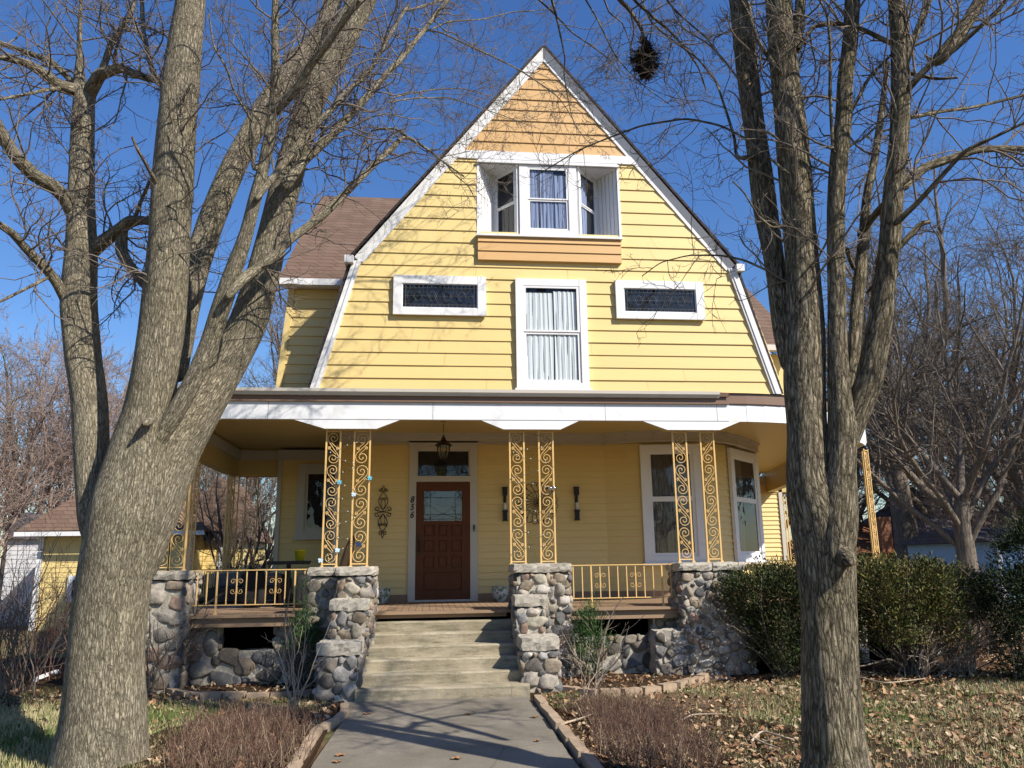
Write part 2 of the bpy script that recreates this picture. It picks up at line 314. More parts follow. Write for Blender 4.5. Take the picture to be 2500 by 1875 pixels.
def blocks(path, L, size, group, labf, name='edging_block'):
    P = crv(path, 400); d = np.concatenate([[0], np.cumsum(np.linalg.norm(np.diff(P, axis=0), axis=1))]); n = max(1, int(d[-1]/L)); out = []
    for i in range(n):
        t = (i+.5)*L; p = np.array([np.interp(t, d, P[:, k]) for k in (0, 1)]); q = np.array([np.interp(t+.05, d, P[:, k]) for k in (0, 1)])
        a = math.atan2(q[1]-p[1], q[0]-p[0])+random.uniform(-.05, .05); tone = random.uniform(.85, 1.15)
        b = MB(); z = -.05; loc = (p[0], p[1], z+random.uniform(-.012, .008))
        rock_box(b, loc, (L-.012, size[0], size[1]+.05), a, (.36*tone, .27*tone, .185*tone), .004)
        o = one(b, name, BLOCK, labf(i, n), 'edging block', group, loc, col=True); out.append(o)
    return out
ordw = ['first', 'second', 'third', 'fourth', 'fifth', 'sixth', 'seventh', 'eighth', 'ninth', 'tenth', 'eleventh', 'twelfth', 'thirteenth', 'fourteenth', 'fifteenth', 'sixteenth', 'seventeenth', 'eighteenth', 'nineteenth', 'twentieth']
lL = [tuple(gd(u, v)[:2]) for u, v in ((378, 1676), (400, 1686), (455, 1697), (520, 1704), (610, 1703), (700, 1700), (770, 1696), (825, 1690))]
blocks(lL, .27, (.11, .06), 'tan edging blocks round the left flower bed', lambda i, n: 'tan concrete edging block, %s from the far left of the left bed border' % ordw[i])
lR = [tuple(gd(u, v)[:2]) for u, v in ((1368, 1686), (1450, 1694), (1530, 1692), (1600, 1686), (1655, 1678), (1700, 1664), (1733, 1648))]
blocks(lR, .26, (.11, .06), 'tan edging blocks round the right flower bed', lambda i, n: 'tan concrete edging block, %s from the stairs in the right bed border' % ordw[i])
pl = [(-1.0, -4.35), (-.97, -4.9), (-1.0, -5.2), (-1.12, -5.6), (-1.12, -6.5), (-1.13, -8.6)]
blocks(pl, .42, (.09, .045), 'edging blocks along the left side of the path', lambda i, n: 'pale edging block beside the left edge of the path, %s from the steps' % ordw[i])
pr = [(1.11, -4.3), (1.10, -5.5), (1.11, -7), (1.12, -8.6)]
blocks(pr, .55, (.09, .055), 'edging blocks along the right side of the path', lambda i, n: 'pale edging block beside the right edge of the path, %s from the steps' % ordw[i])
# ------------------------------------------------------------------ fieldstone
def ico(sub=2):
    import bmesh
    bm = bmesh.new(); bmesh.ops.create_icosphere(bm, subdivisions=sub, radius=1); V = np.array([v.co[:] for v in bm.verts]); F = np.array([[v.index for v in f.verts] for f in bm.faces]); bm.free(); return V, F
IV, IF = ico(3)
SCOL = [(.23, .20, .16), (.28, .25, .21), (.25, .205, .155), (.16, .155, .15), (.11, .11, .108), (.34, .30, .25), (.27, .19, .145), (.21, .17, .125), (.24, .23, .215), (.38, .345, .30), (.30, .27, .21), (.13, .115, .10)]
MORT = (.43, .39, .32)
def stone(b, c, nrm, rx, rz, depth, rot):
    n = np.array(nrm, float); up = np.array([0, 0, 1.0]); t = np.cross(up, n); t /= np.linalg.norm(t)
    V = IV.copy(); V = np.sign(V)*np.abs(V)**np.random.default_rng(random.randint(0, 9**6)).uniform(.5, .95)
    ph = rng.uniform(0, 6, (3, 3)); k = 1+.09*np.sin(V@rng.uniform(-2.5, 2.5, (3, 3))+ph[0]).sum(1)*.6+.035*np.sin(V@rng.uniform(-6, 6, (3, 3))+ph[1]).sum(1); V = V*k[:, None]
    for _ in range(7):
        pd = rng.normal(0, 1, 3); pd /= np.linalg.norm(pd); dd = V@pd; lim = rng.uniform(.62, .92); V = V-np.outer(np.maximum(dd-lim, 0)*.9, pd)
    a, q = math.cos(rot), math.sin(rot); x = (V[:, 0]*a-V[:, 2]*q); z = (V[:, 0]*q+V[:, 2]*a)
    W = np.array(c)+np.outer(x*rx, t)+np.outer(z*rz, up)+np.outer(V[:, 1]*depth, n)
    cc = np.array(random.choice(SCOL))*random.uniform(.8, 1.35); b.add(W, IF, cc, smooth=True)
def stones_face(b, o, nrm, wd, z0, z1, r=(.05, .12), hole=None, seed=0, fill=900, taper=0.0, depth=.05):
    n = np.array(nrm, float); t = np.cross(np.array([0, 0, 1.0]), n)
    rs = random.Random(seed); pl_ = []; r = (r[0]*.8, r[1]*.82); fill = int(fill*1.5)
    for k in range(fill):
        rr = r[1]*(1-k/fill)**1.2+r[0]; ra = rs.uniform(.6, 1.7); rx, rz = rr*ra**.5, rr/ra**.5
        if rx*2 > wd-.02: rx = wd/2-.01
        x = rs.uniform(rx*.85, wd-rx*.85); z = rs.uniform(z0+rz*.9, z1-rz*.9)
        if z < z0: continue
        if hole and hole[0]-rx < x < hole[1]+rx and hole[2]-rz < z < hole[3]+rz: continue
        if all(((x-p[0])/(rx+p[2]+.006))**2+((z-p[1])/(rz+p[3]+.006))**2 > .80 for p in pl_):
            pl_.append((x, z, rx, rz)); c = np.array(o)+t*x+np.array([0, 0, z])
            stone(b, c-n*depth*.15, nrm, rx*1.10, rz*1.10, depth*rs.uniform(.7, 1.25), rs.uniform(-.5, .5))
def pier(parent, x0, x1, y0, y1, z1, capz=.105, over=.035, r=(.035, .055), base=0.0, seed=1, faces='fLR', capcol=(.44, .40, .33), zb=-.15):
    b = MB(); rock_box(b, ((x0+x1)/2, (y0+y1)/2, zb), (x1-x0, y1-y0, z1-capz-zb), 0, MORT, .012, (5, 4, 10))
    wd, dp = x1-x0, y1-y0
    stones_face(b, (x0, y0, 0), (0, -1, 0), wd, -.02, z1-capz-.01, r, seed=seed)
    if 'L' in faces: stones_face(b, (x0, y1, 0), (-1, 0, 0), dp, -.02, z1-capz-.01, r, seed=seed+5)
    if 'R' in faces: stones_face(b, (x1, y0, 0), (1, 0, 0), dp, -.02, z1-capz-.01, r, seed=seed+9)
    p = b.build('stone_pier', STONE, parent, col=True)
    if capz > .03:
        c = MB(); k = 2 if wd > .6 else 1
        for i in range(k):
            xa = x0-over+(wd+2*over)*i/k; xb = x0-over+(wd+2*over)*(i+1)/k-.006*(i < k-1)
            rock_box(c, ((xa+xb)/2, (y0+y1)/2, z1-capz), (xb-xa, dp+2*over, capz), 0, np.array(capcol)*random.uniform(.9, 1.08), .011, (8, 6, 3))
        c.build('cap_stone', STONE, p, col=True)
    return p
# ------------------------------------------------------------------ the house
H = thing('yellow_house', 'yellow gambrel fronted house with white rake boards, stone porch piers and gold iron columns', 'house', (1.6, 0, 0))
def outline(Y, pts): return [(at(u, v, Y)[0], at(u, v, Y)[2]) for u, v in pts]
GP = [(-1.70, 3.93), (-1.16, 5.90), (1.66, 9.48), (4.49, 5.92), (5.04, 3.93)]   # wall outline at YG (x, z)
def xspan(poly, z):
    xs = []
    for (xa, za), (xb, zb) in zip(poly, poly[1:]+poly[:1]):
        if (za-z)*(zb-z) <= 0 and abs(za-zb) > 1e-9: xs.append(xa+(xb-xa)*(z-za)/(zb-za))
    return (min(xs), max(xs)) if len(xs) > 1 else None
def siding(b, poly, z0, z1, e, y=0.0, t=.019, hole=None, sgn=-1, joints=True):
    z = z0
    while z < z1-1e-4:
        zt = min(z+e, z1); za, zb_ = z+1e-4, zt-1e-4; s0, s1 = xspan(poly, za), xspan(poly, zb_)
        if s0 is None: z = zt; continue
        if s1 is None: s1 = ((s0[0]+s0[1])/2,)*2
        spans = [(s0[0], s0[1], s1[0], s1[1])]
        for h in (hole or []):
            if za > h[2]-e*.6 and zb_ < h[3]+e*.6:
                ns = []
                for sp in spans:
                    if sp[0] < h[0] and sp[1] > h[1]: ns += [(sp[0], h[0], sp[2], h[0]), (h[1], sp[1], h[1], sp[3])]
                    else: ns.append(sp)
                spans = ns
        for (a0, a1, c0, c1) in spans:
            L = a1-a0; cuts = [0, 1]
            if joints and L > 1.6: cuts = [0]+sorted([random.uniform(.12, .46), random.uniform(.54, .88)][:1+(L > 3)])+[1]
            for k in range(len(cuts)-1):
                f0, f1 = cuts[k], cuts[k+1]; g = .0035 if k else 0
                p = [(a0+(a1-a0)*f0+g, za), (a0+(a1-a0)*f1, za), (c0+(c1-c0)*f1, zb_), (c0+(c1-c0)*f0+g, zb_)]
                w1 = sgn*(t+random.uniform(-.002, .002)); w0 = sgn*.002
                v = [(p[0][0], y+w1, za), (p[1][0], y+w1, za), (p[2][0], y+w0, zb_), (p[3][0], y+w0, zb_), (p[0][0], y-sgn*.004, za), (p[1][0], y-sgn*.004, za)]
                fc = [(0, 1, 2, 3), (4, 5, 1, 0)] if sgn < 0 else [(3, 2, 1, 0), (0, 1, 5, 4)]
                b.add(v, fc); 
        z = zt
    return b
RX0, RX1, RZ0, RZ1 = .59, 2.80, 6.37, 7.57
b = MB(); siding(b, GP, 3.93, 7.64, .1928, YG, hole=[(RX0, RX1, RZ0, RZ1)])
# flat backing with the opening left free
b.prism([(-1.70, 3.93), (5.04, 3.93), (4.49, 5.92), (-1.16, 5.92)], YG+.004, YG+.02)
b.prism([(-1.144, 5.92), (4.49, 5.92), (4.14, 6.37), (-.79, 6.37)], YG+.004, YG+.02)
b.prism([(-.79, 6.37), (RX0, 6.37), (RX0, 7.57), (.155, 7.57)], YG+.004, YG+.02)
b.prism([(RX1, 6.37), (4.14, 6.37), (3.18, 7.57), (RX1, 7.57)], YG+.004, YG+.02)
b.build('gable_wall', YEL, H)
b = MB(); siding(b, [(GP[1][0], GP[1][1]), GP[2], (GP[3][0], GP[3][1])], 7.76, 9.47, .1905, YG); b.prism([(.2, 7.6), (3.16, 7.6), (1.66, 9.46)], YG+.004, YG+.02)
b.build('gable_peak_wall', ORA, H)
b = MB(); b.prism([(.10, 7.64), (3.20, 7.64), (3.09, 7.775), (.21, 7.775)], YG-.035, YG+.003); b.box(RX0-.02, RX1+.02, YG-.06, YG-.035, 7.57, 7.60); b.box(RX0, RX1, YG-.03, YG+.02, 7.60, 7.64)
b.build('gable_band', WHT, H)
# rakes: overhang slabs (upper) and face boards (lower)
def rake(b, p, q, th, ya, yb, side):
    p, q = np.array(p), np.array(q); d = (q-p)/np.linalg.norm(q-p); n = np.array([-d[1], d[0]])*side
    b.prism([tuple(p), tuple(q), tuple(q+n*th), tuple(p+n*th)][::1 if side > 0 else -1], ya, yb)
A, K1, K2, B1, B2 = GP[2], GP[1], GP[3], GP[0], GP[4]
b = MB()
for s, K in ((1, K1), (-1, K2)):
    d = np.array(A)-np.array(K); d /= np.linalg.norm(d); n = np.array([-d[1], d[0]])*s; wv = .095; top = (A[0], A[1]+wv/abs(d[0])); kn = np.array(K)+n*wv-d*.02; Ka = np.array(K)-d*.02
    b.add([(Ka[0], YG-.03, Ka[1]), (A[0], YG-.03, A[1]), (top[0], YG-.085, top[1]), (kn[0], YG-.085, kn[1]), (top[0], YG+.05, top[1]), (kn[0], YG+.05, kn[1]), (Ka[0], YG+.05, Ka[1])], [(0, 1, 2, 3)[::s], (3, 2, 4, 5)[::s], (0, 3, 5, 6)[::s]])
for s, K, B in ((1, K1, B1), (-1, K2, B2)):
    b.prism([B, (B[0]-s*.125, B[1]), (K[0]-s*.115, K[1]+.0), (K[0]+s*.01, K[1])][::s], YG-.045, YG+.05)
    b.prism([(B[0]-s*.035, B[1]), (B[0]-s*.055, B[1]), (K[0]-s*.045, K[1]), (K[0]-s*.025, K[1])][::s], YG-.06, YG-.045)
for s, K in ((1, K1), (-1, K2)):   # thin frieze trim on the wall under the overhang
    d = np.array(A)-np.array(K); d /= np.linalg.norm(d); n = np.array([d[1], -d[0]])*s*.045
    b.prism([tuple(K), A, (A[0]+0, A[1]-.07), tuple(np.array(K)+n)][::-s], YG-.03, YG-.002)
b.box(K1[0]-.23, K1[0]-.10, YG-.13, YG+.5, 5.84, 5.95); b.box(K2[0]+.10, K2[0]+.22, YG-.13, YG+.5, 5.86, 5.97)
b.build('rake_board', WHT, H)
# main roof
b = MB(); yb = 9.0; o = .10
prof = [(B1[0]-.13, B1[1]), (K1[0]-.125, K1[1]+.05), (A[0], A[1]+.157), (K2[0]+.125, K2[1]+.05), (B2[0]+.13, B2[1])]
for (p, q) in zip(prof, prof[1:]):
    d = np.array(q)-np.array(p); d /= np.linalg.norm(d); n = np.array([-d[1], d[0]])*.035
    b.prism([p, q, tuple(np.array(q)+n), tuple(np.array(p)+n)], YG-(.10 if max(p[1], q[1]) > 6.5 else .03), yb)
b.build('main_roof', SHGD, H)
b = MB(); b.prism([(B1[0]+.02, 3.9), (B2[0]-.02, 3.9), (K2[0]-.02, 5.9), (A[0], A[1]-.03), (K1[0]+.02, 5.9)], YG+1.2, yb-.1); b.build('house_core', YEL, H)
# ---- window helper in a local wall frame
def window(o, ang, a0, a1, z0, z1, cas=.11, glassm=GLS, split=None, sash=.045, sill=True, curtain=None, name='window', d=.05, back=True, casm=WHT, sillx=.03, head=None, lab=None, push=0.0):
    f = MB().frame(o, ang); o = (o[0]+math.sin(ang)*push, o[1]-math.cos(ang)*push); f.frame(o, ang); hd = cas if head is None else head; gx0, gx1, gz0, gz1 = a0+cas, a1-cas, z0+cas*.85, z1-hd
    f.box(a0, gx0, .0, d, z0, z1); f.box(gx1, a1, .0, d, z0, z1); f.box(gx0, gx1, .0, d-.003, gz1, z1); f.box(gx0, gx1, .0, d-.003, z0, gz0)
    w_ = f.build('window' if name is None else name, casm, H)
    if lab: w_['label'] = lab
    s = MB().frame(o, ang); zs = [(gz0, gz1)] if split is None else [(gz0, split), (split, gz1)]
    for k, (za, zb) in enumerate(zs):
        dy = .012 if k == 1 else 0.0; y0, y1 = .012+dy, .030+dy
        s.box(gx0, gx0+sash, y0, y1, za, zb); s.box(gx1-sash, gx1, y0, y1, za, zb); s.box(gx0+sash, gx1-sash, y0, y1, za, za+sash*(1.0 if k == 0 else .6)); s.box(gx0+sash, gx1-sash, y0, y1, zb-sash*.8, zb)
    s.build('sash', casm, w_)
    if sill:
        k = MB().frame(o, ang); k.box(a0-sillx, a1+sillx, .0, d+.045, z0-.045, z0); k.build('sill', casm, w_)
    g = MB().frame(o, ang)
    for k, (za, zb) in enumerate(zs): yy = .020+(.012 if k else 0); g.quad((gx0+sash, yy, za+sash*.6), (gx1-sash, yy, za+sash*.6), (gx1-sash, yy, zb-sash*.8), (gx0+sash, yy, zb-sash*.8))
    g.build('pane', glassm, w_)
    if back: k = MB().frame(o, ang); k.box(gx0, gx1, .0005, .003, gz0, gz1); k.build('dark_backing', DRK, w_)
    if curtain:
        for (fx0, fx1, fz0, fz1, cm, waves) in curtain:
            c_ = MB().frame(o, ang); n = 60; W = gx1-gx0; Hh = gz1-gz0; V = []; nz_ = 8
            for i in range(n+1):
                t = i/n
                for j in range(nz_+1):
                    q = j/nz_; x = gx0+W*(fx0+(fx1-fx0)*t)+.006*math.sin(t*31+q*3)
                    V.append((x, .0085+.005*math.sin(t*waves*6.28+1.1*math.sin(q*2.3+t*5))+.0015*math.sin(t*waves*14+q*5), gz0+Hh*(fz0+(fz1-fz0)*q)))
            F_ = [(i*(nz_+1)+j, (i+1)*(nz_+1)+j, (i+1)*(nz_+1)+j+1, i*(nz_+1)+j+1) for i in range(n) for j in range(nz_)]
            c_.add(V, F_, smooth=True); c_.build('curtain', cm, w_)
    return w_, (gx0+sash, gx1-sash, gz0+sash*.6, gz1-sash*.8)
WF = (0, YG-.026)
window(WF, 0, 1.14, 2.22, 3.97, 5.67, .11, split=4.84, curtain=[(.02, .52, .02, .93, CUR, 6), (.54, .93, .02, .95, CUR, 5)], lab='tall white framed sash window with white curtains above the porch roof')
for k, (x0, x1) in enumerate(((-.67, .70), (2.67, 4.05))):
    w_, (ga, gb, gc, gdz) = window(WF, 0, x0, x1, 5.07, 5.68, .125, sash=.015, sill=False, name='leaded_window', lab='wide low leaded glass window %s of the tall curtained window' % ('left', 'right')[k])
    l = MB().frame(WF, 0); yy = .026; cx, cz = (ga+gb)/2, (gc+gdz)/2; hw, hh = (gb-ga)/2, (gdz-gc)/2
    def ln(p): l.curve([(cx+a*hw, yy, cz+c*hh) for a, c in p], .0035, 4)
    for z in (.72, -.72): ln([(-1, z), (1, z)])
    for x in (-.93, .93): ln([(x, -1), (x, 1)])
    for k2 in range(9):
        x = -.8+k2*.2; ln([(x-.1, 0), (x, .72), (x+.1, 0), (x, -.72), (x-.1, 0)]) if k2 % 2 == 0 else ln([(x+.09*math.cos(t), .42*math.sin(t)) for t in np.linspace(0, 6.283, 14)])
    ln([(-.93, 0), (.93, 0)]); ln([(-.16, 0), (0, .85), (.16, 0), (0, -.85), (-.16, 0)])
    for k2 in range(-8, 9): ln([(k2*.115, .72), (k2*.115, 1)]); ln([(k2*.115, -1), (k2*.115, -.72)])
    l.build('leaded_came', LEAD, w_)
# ---- recessed attic bay
zc, zf = RZ1, RZ0; BY = YG+.45; LX, RX = .90, 2.52; CX0, CX1 = 1.23, 2.13
b = MB()
b.slab([(RX0-.02, YG+.02), (RX1+.02, YG+.02), (RX1+.02, BY+.1), (RX0-.02, BY+.1)], zc, zc+.03); b.slab([(RX0-.02, YG+.02), (RX1+.02, YG+.02), (RX1+.02, BY+.1), (RX0-.02, BY+.1)], zf-.03, zf)
b.box(RX0-.02, RX0+.015, YG-.02, YG+.02, zf, zc); b.box(RX1-.015, RX1+.02, YG-.02, YG+.02, zf, zc)
def bead(p, q):
    p, q = np.array(p), np.array(q); n = 6
    for i in range(n):
        a, c = p+(q-p)*(i/n+.006), p+(q-p)*((i+1)/n-.02); d = (q-p)/np.linalg.norm(q-p); nn = np.array([-d[1], d[0]])*.02
        b.slab([tuple(a), tuple(c), tuple(c+nn), tuple(a+nn)], zf, zc)
    b.slab([tuple(p+nn), tuple(q+nn), tuple(q+nn*2), tuple(p+nn*2)], zf, zc)
bead((RX0+.015, YG+.02), (LX, BY)); bead((RX, BY), (RX1-.015, YG+.02))
b.build('bay_recess', WHT, H)
window((0, YG+.02), 0, CX0, CX1, zf, zc, .13, sash=.035, split=6.99, sill=False, curtain=[(.0, .28, .02, .98, CURB, 3), (.3, .64, .0, .96, CURB, 4), (.66, 1.0, .05, .9, CURB, 3)], head=.05, lab='front window of the white attic bay with blue grey curtains')
d1 = math.hypot(CX0-LX, BY-YG-.02); a1 = math.atan2(YG+.02-BY, CX0-LX); window((LX, BY), a1, 0, d1, zf, zc, .055, sash=.028, split=6.97, sill=False, head=.05, lab='dark angled side window at the left of the attic bay')
d2 = math.hypot(RX-CX1, BY-YG-.02); a2 = math.atan2(BY-YG-.02, RX-CX1); window((CX1, YG+.02), a2, 0, d2, zf, zc, .055, sash=.028, split=6.97, sill=False, curtain=[(.1, .5, 0, .95, CURB, 3)], head=.05, lab='dark angled side window at the right of the attic bay')
b = MB(); b.box(.555, 2.815, YG-.10, YG+.02, 6.335, 6.37); b.build('bay_sill', WHT, H)
b = MB(); siding(b, [(.58, 5.95), (2.79, 5.95), (2.79, 6.335), (.58, 6.335)], 5.955, 6.335, .147, YG-.055, joints=False); b.box(.58, 2.79, YG-.052, YG+.0, 5.955, 6.335); b.build('bay_apron', ORA, H)
# ---- wings of the upper storey
WY = -1.62
b = MB(); wp = [(-2.44, 3.9), (-2.30, 5.72), (-1.1, 5.72), (-1.3, 3.9)]; siding(b, wp, 3.9, 5.72, .15, WY); b.prism([(-2.44, 3.9), (-1.3, 3.9), (-1.1, 5.72), (-2.30, 5.72)], WY+.004, 2.4)
b.prism([(-2.46, 3.9), (-2.37, 3.9), (-2.23, 5.72), (-2.32, 5.72)], WY-.03, WY-.016); b.build('wing_wall', YEL, H)
b = MB(); b.box(-2.44, -1.05, WY-.26, WY-.14, 5.70, 5.80); b.box(-2.40, -1.05, WY-.14, WY+.02, 5.72, 5.76); b.build('wing_gutter', WHT, H)
b = MB(); e, r_ = (WY-.2, 5.80), (2.35, 9.22)
b.add([(-2.46, e[0], e[1]), (.6, e[0], e[1]), (.6, r_[0], r_[1]), (-2.46, r_[0], r_[1]), (-2.46, e[0], e[1]-.07), (.6, e[0], e[1]-.07), (.6, r_[0], r_[1]-.1), (-2.46, r_[0], r_[1]-.1)], [(0, 1, 2, 3), (7, 6, 5, 4), (0, 4, 5, 1), (3, 7, 4, 0)])
b.add([(-2.46, r_[0], r_[1]), (.6, r_[0], r_[1]), (.6, 6.3, 5.8), (-2.46, 6.3, 5.8)], [(0, 1, 2, 3)]); b.build('wing_roof', SHG, H)
b = MB(); wr = [(4.6, 3.9), (5.70, 3.9), (5.05, 6.25), (4.4, 6.25)]; siding(b, [(4.9, 3.9), (5.72, 3.9), (5.06, 6.2), (4.3, 6.2)], 3.9, 6.2, .15, -1.5); b.prism([(4.9, 3.9), (5.72, 3.9), (5.06, 6.2), (4.3, 6.2)], -1.496, 1.5); b.build('wing_wall', YEL, H)
b = MB(); e2, r2 = (0.6, 5.55), (3.6, 8.2)
b.add([(4.6, e2[0], e2[1]), (7.05, e2[0], e2[1]), (7.05, r2[0], r2[1]), (4.6, r2[0], r2[1])], [(0, 1, 2, 3)]); b.add([(4.6, e2[0], e2[1]-.08), (7.05, e2[0], e2[1]-.08), (7.05, r2[0], r2[1]-.08), (4.6, r2[0], r2[1]-.08)], [(3, 2, 1, 0)]); b.build('wing_roof', SHG, H)
b = MB(); b.box(5.0, 7.05, .48, .6, 5.42, 5.53); b.build('wing_gutter', GUT, H)
b = MB(); b.box(5.0, 6.9, .9, 5, 3.9, 5.45); b.build('wing_wall', YEL, H)
# ---- lower walls
Z0, ZC = FZ+.12, 3.53
BAYP = [(2.94, 0), (3.50, -.22), (4.60, -.36), (5.15, .02), (6.20, 1.12), (6.20, 3.0)]
def wall(p, q, z0, z1, e=.113, mt=YEL, par=H, t=.024):
    ang = math.atan2(q[1]-p[1], q[0]-p[0]); L = math.hypot(q[0]-p[0], q[1]-p[1]); b = MB().frame(p, ang)
    siding(b, [(0, z0), (L, z0), (L, z1), (0, z1)], z0, z1, e, 0, t, sgn=1); b.box(0, L, -.12, -.002, z0, z1)
    b.build('porch_wall', mt, par); k = MB().frame(p, ang); k.box(-.004, L+.004, -.1, .022, FZ-.02, z0); k.build('base_board', WOODP, par)
wall((-1.62, 0), (-.44, 0), Z0, ZC); wall((.70, 0), (2.94, 0), Z0, ZC)
for p, q in zip(BAYP, BAYP[1:]): wall(p, q, Z0, ZC)
wall((-2.95, 1.8), (-1.62, 1.8), Z0, 3.5); wall((6.2, 6.45), (9.05, 6.45), Z0, 3.55)
for q in ((-1.66, -1.62, -.02, 1.8), (-2.98, -2.9, 1.76, 1.79), (-1.70, -1.60, -.03, -.022), (9.0, 9.1, 6.40, 6.43)): b = MB(); b.box(*q, FZ, 3.5); b.build('corner_board', TRIM, H)
b = MB(); b.box(-1.62, -.3, .02, .2, FZ, 3.6); b.box(-1.6, 6.0, 1.85, 2.2, -.1, 3.9); b.box(-2.9, 6, 2.0, 8, -.1, 3.9); b.build('inner_wall', DRK, H)
def cornice(path, z0=3.53, z1=3.70):
    b = MB()
    for (p, q) in zip(path, path[1:]):
        a = math.atan2(q[1]-p[1], q[0]-p[0]); L = math.hypot(q[0]-p[0], q[1]-p[1]); b.frame(p, a)
        b.box(-.02, L+.02, -.02, .05, z0, z1-.05); b.box(-.03, L+.03, -.02, .085, z1-.05, z1); b.box(-.01, L+.01, -.02, .065, z0-.02, z0)
    b.M = None; b.build('porch_cornice', TRIM, H)
cur = [(2.94, 0), (3.3, -.2), (3.75, -.36), (4.2, -.43), (4.65, -.38), (5.05, -.2), (5.4, .1), (5.8, .6), (6.2, 1.12)]
cornice([(-1.62, 0), (2.94, 0)]+cur[1:]); cornice([(-2.95, 1.8), (-1.62, 1.8)], 3.48, 3.65); cornice([(6.2, 6.45), (9.05, 6.45)], 3.42, 3.62)
# door
dz0 = FZ
b = MB(); b.box(-.455, -.335, -.05, .0, dz0, 3.42); b.box(.58, .705, -.05, .0, dz0, 3.42); b.box(-.455, .705, -.055, .0, 3.42, 3.475); b.box(-.47, .72, -.05, .0, 3.475, 3.56); b.box(-.335, .58, -.048, .0, 2.86, 2.955); b.box(-.36, .60, -.07, -.048, 2.925, 2.955)
b.box(-.335, .58, -.06, .0, dz0, dz0+.03); dc = b.build('door_casing', TRIM, H)
b = MB(); b.box(-.335, .58, -.012, -.004, 2.955, 3.42); k = b.build('transom', DRK, H); k['label'] = 'dark transom glass over the front door'
g = MB(); g.quad((-.335, -.02, 2.955), (.58, -.02, 2.955), (.58, -.02, 3.42), (-.335, -.02, 3.42)); g.build('pane', GLS, k)
b = MB(); b.box(-.335, .58, -.022, -.004, 3.385, 3.42); b.box(-.335, -.31, -.022, -.004, 2.955, 3.385); b.box(.555, .58, -.022, -.004, 2.955, 3.385); b.build('sash', TRIM, k)
D0, D1, DZ0, DZ1 = -.33, .575, FZ+.03, 2.855
door = MB()
gx0, gx1, gz0, gz1 = D0+.13, D1-.135, 2.20, 2.70
door.box(D0, gx0, -.045, -.005, DZ0, DZ1); door.box(gx1, D1, -.045, -.005, DZ0, DZ1)
xs = np.linspace(gx0, gx1, 4); rows = [1.06, 1.36, 1.43, 1.62, 1.69, 1.88, 1.95, 2.13]
for a, c in ((DZ0, 1.06), (1.36, 1.43), (1.62, 1.69), (1.88, 1.95), (2.13, 2.20), (2.70, DZ1)): door.box(gx0, gx1, -.044, -.005, a, c)
for a, c in ((1.43, 1.62), (1.69, 1.88), (1.95, 2.13)):
    for x in xs[1:-1]: door.box(x-.035, x+.035, -.044, -.005, a, c)
    for i in range(3):
        x0, x1 = xs[i]+(.035 if i else 0), xs[i+1]-(.035 if i < 2 else 0); door.box(x0+.018, x1-.018, -.036, -.006, a+.018, c-.018); door.box(x0, x1, -.02, -.005, a, c)
door.box(gx0+.02, gx1-.02, -.036, -.006, 1.08, 1.34); door.box(gx0, gx1, -.02, -.005, 1.06, 1.36)
dr = door.build('front_door', DOORM, H); dr['label'] = 'reddish brown panelled wooden front door with leaded glass'
g = MB(); g.quad((gx0, -.03, gz0), (gx1, -.03, gz0), (gx1, -.03, gz1), (gx0, -.03, gz1)); g.build('door_glass', glass('door_glass', (.5, .6, .75), 1.45, .06), dr)
g = MB(); g.box(gx0, gx1, -.012, -.006, gz0, gz1); g.build('dark_backing', mat('door_dark_interior', (.035, .05, .08), .9), dr)  # dark blue sheet paints the unlit interior behind the door glass
g = MB(); yy = -.034
for x in (gx0+.11, gx1-.11): g.bar((x, yy, gz0), (x, yy, gz1), .004)
for z in (gz0+.11, gz1-.11, gz0+.03): g.bar((gx0, yy, z), (gx1, yy, z), .004)
for sx in (gx0+.055, gx1-.055):
    for sz in (gz0+.055, gz1-.055): g.curve([(sx+.045*math.cos(t), yy, sz+.045*math.sin(t)) for t in np.linspace(0, 6.3, 14)], .0035, 4)
g.curve([(gx0, yy, gz0+.03), ((gx0+gx1)/2, yy, gz0+.11), (gx1, yy, gz0+.03)], .004); g.curve([(gx0+.11, yy, gz0+.25), ((gx0+gx1)/2, yy, gz0+.11), (gx1-.11, yy, gz0+.25)], .0035)
g.build('leaded_came', LEAD, dr)
g = MB(); g.box(D0+.035, D0+.075, -.055, -.045, 1.62, 1.98); g.curve([(D0+.055, -.05, 1.88), (D0+.055, -.10, 1.87), (D0+.055, -.10, 1.72), (D0+.055, -.05, 1.70)], .010, 8); g.tubes(np.array([[(D0+.055, -.05, 1.94), (D0+.055, -.075, 1.94)]]), np.array([[.022, .022]]), 12, cap=True); g.build('door_handle', mat('dark_bronze', (.05, .035, .02), .35, .5, .8), dr)
# bay windows
def off(i): return BAYP[i], math.atan2(BAYP[i+1][1]-BAYP[i][1], BAYP[i+1][0]-BAYP[i][0])
o_, a_ = off(1); window(o_, a_, .02, 1.05, 1.46, 3.46, .12, split=2.53, sash=.06, d=.06, casm=TRIM if False else WHT, curtain=[(.0, .5, 0, 1, CURD, 7), (.52, 1, .0, 1, CURD, 7)], push=.026, lab='tall sash window at the front of the rounded porch bay')
o_, a_ = off(3); window(o_, a_, .05, 1.38, 1.46, 3.46, .14, split=2.56, sash=.06, d=.06, curtain=[(.0, .4, 0, 1, CURD, 7)], push=.026, lab='tall sash window on the angled side of the porch bay')
window((0, 1.79), 0, -2.60, -1.70, 2.01, 3.38, .15, sash=.05, casm=TRIM, push=.026, lab='dark window in the recessed wall at the left of the porch')
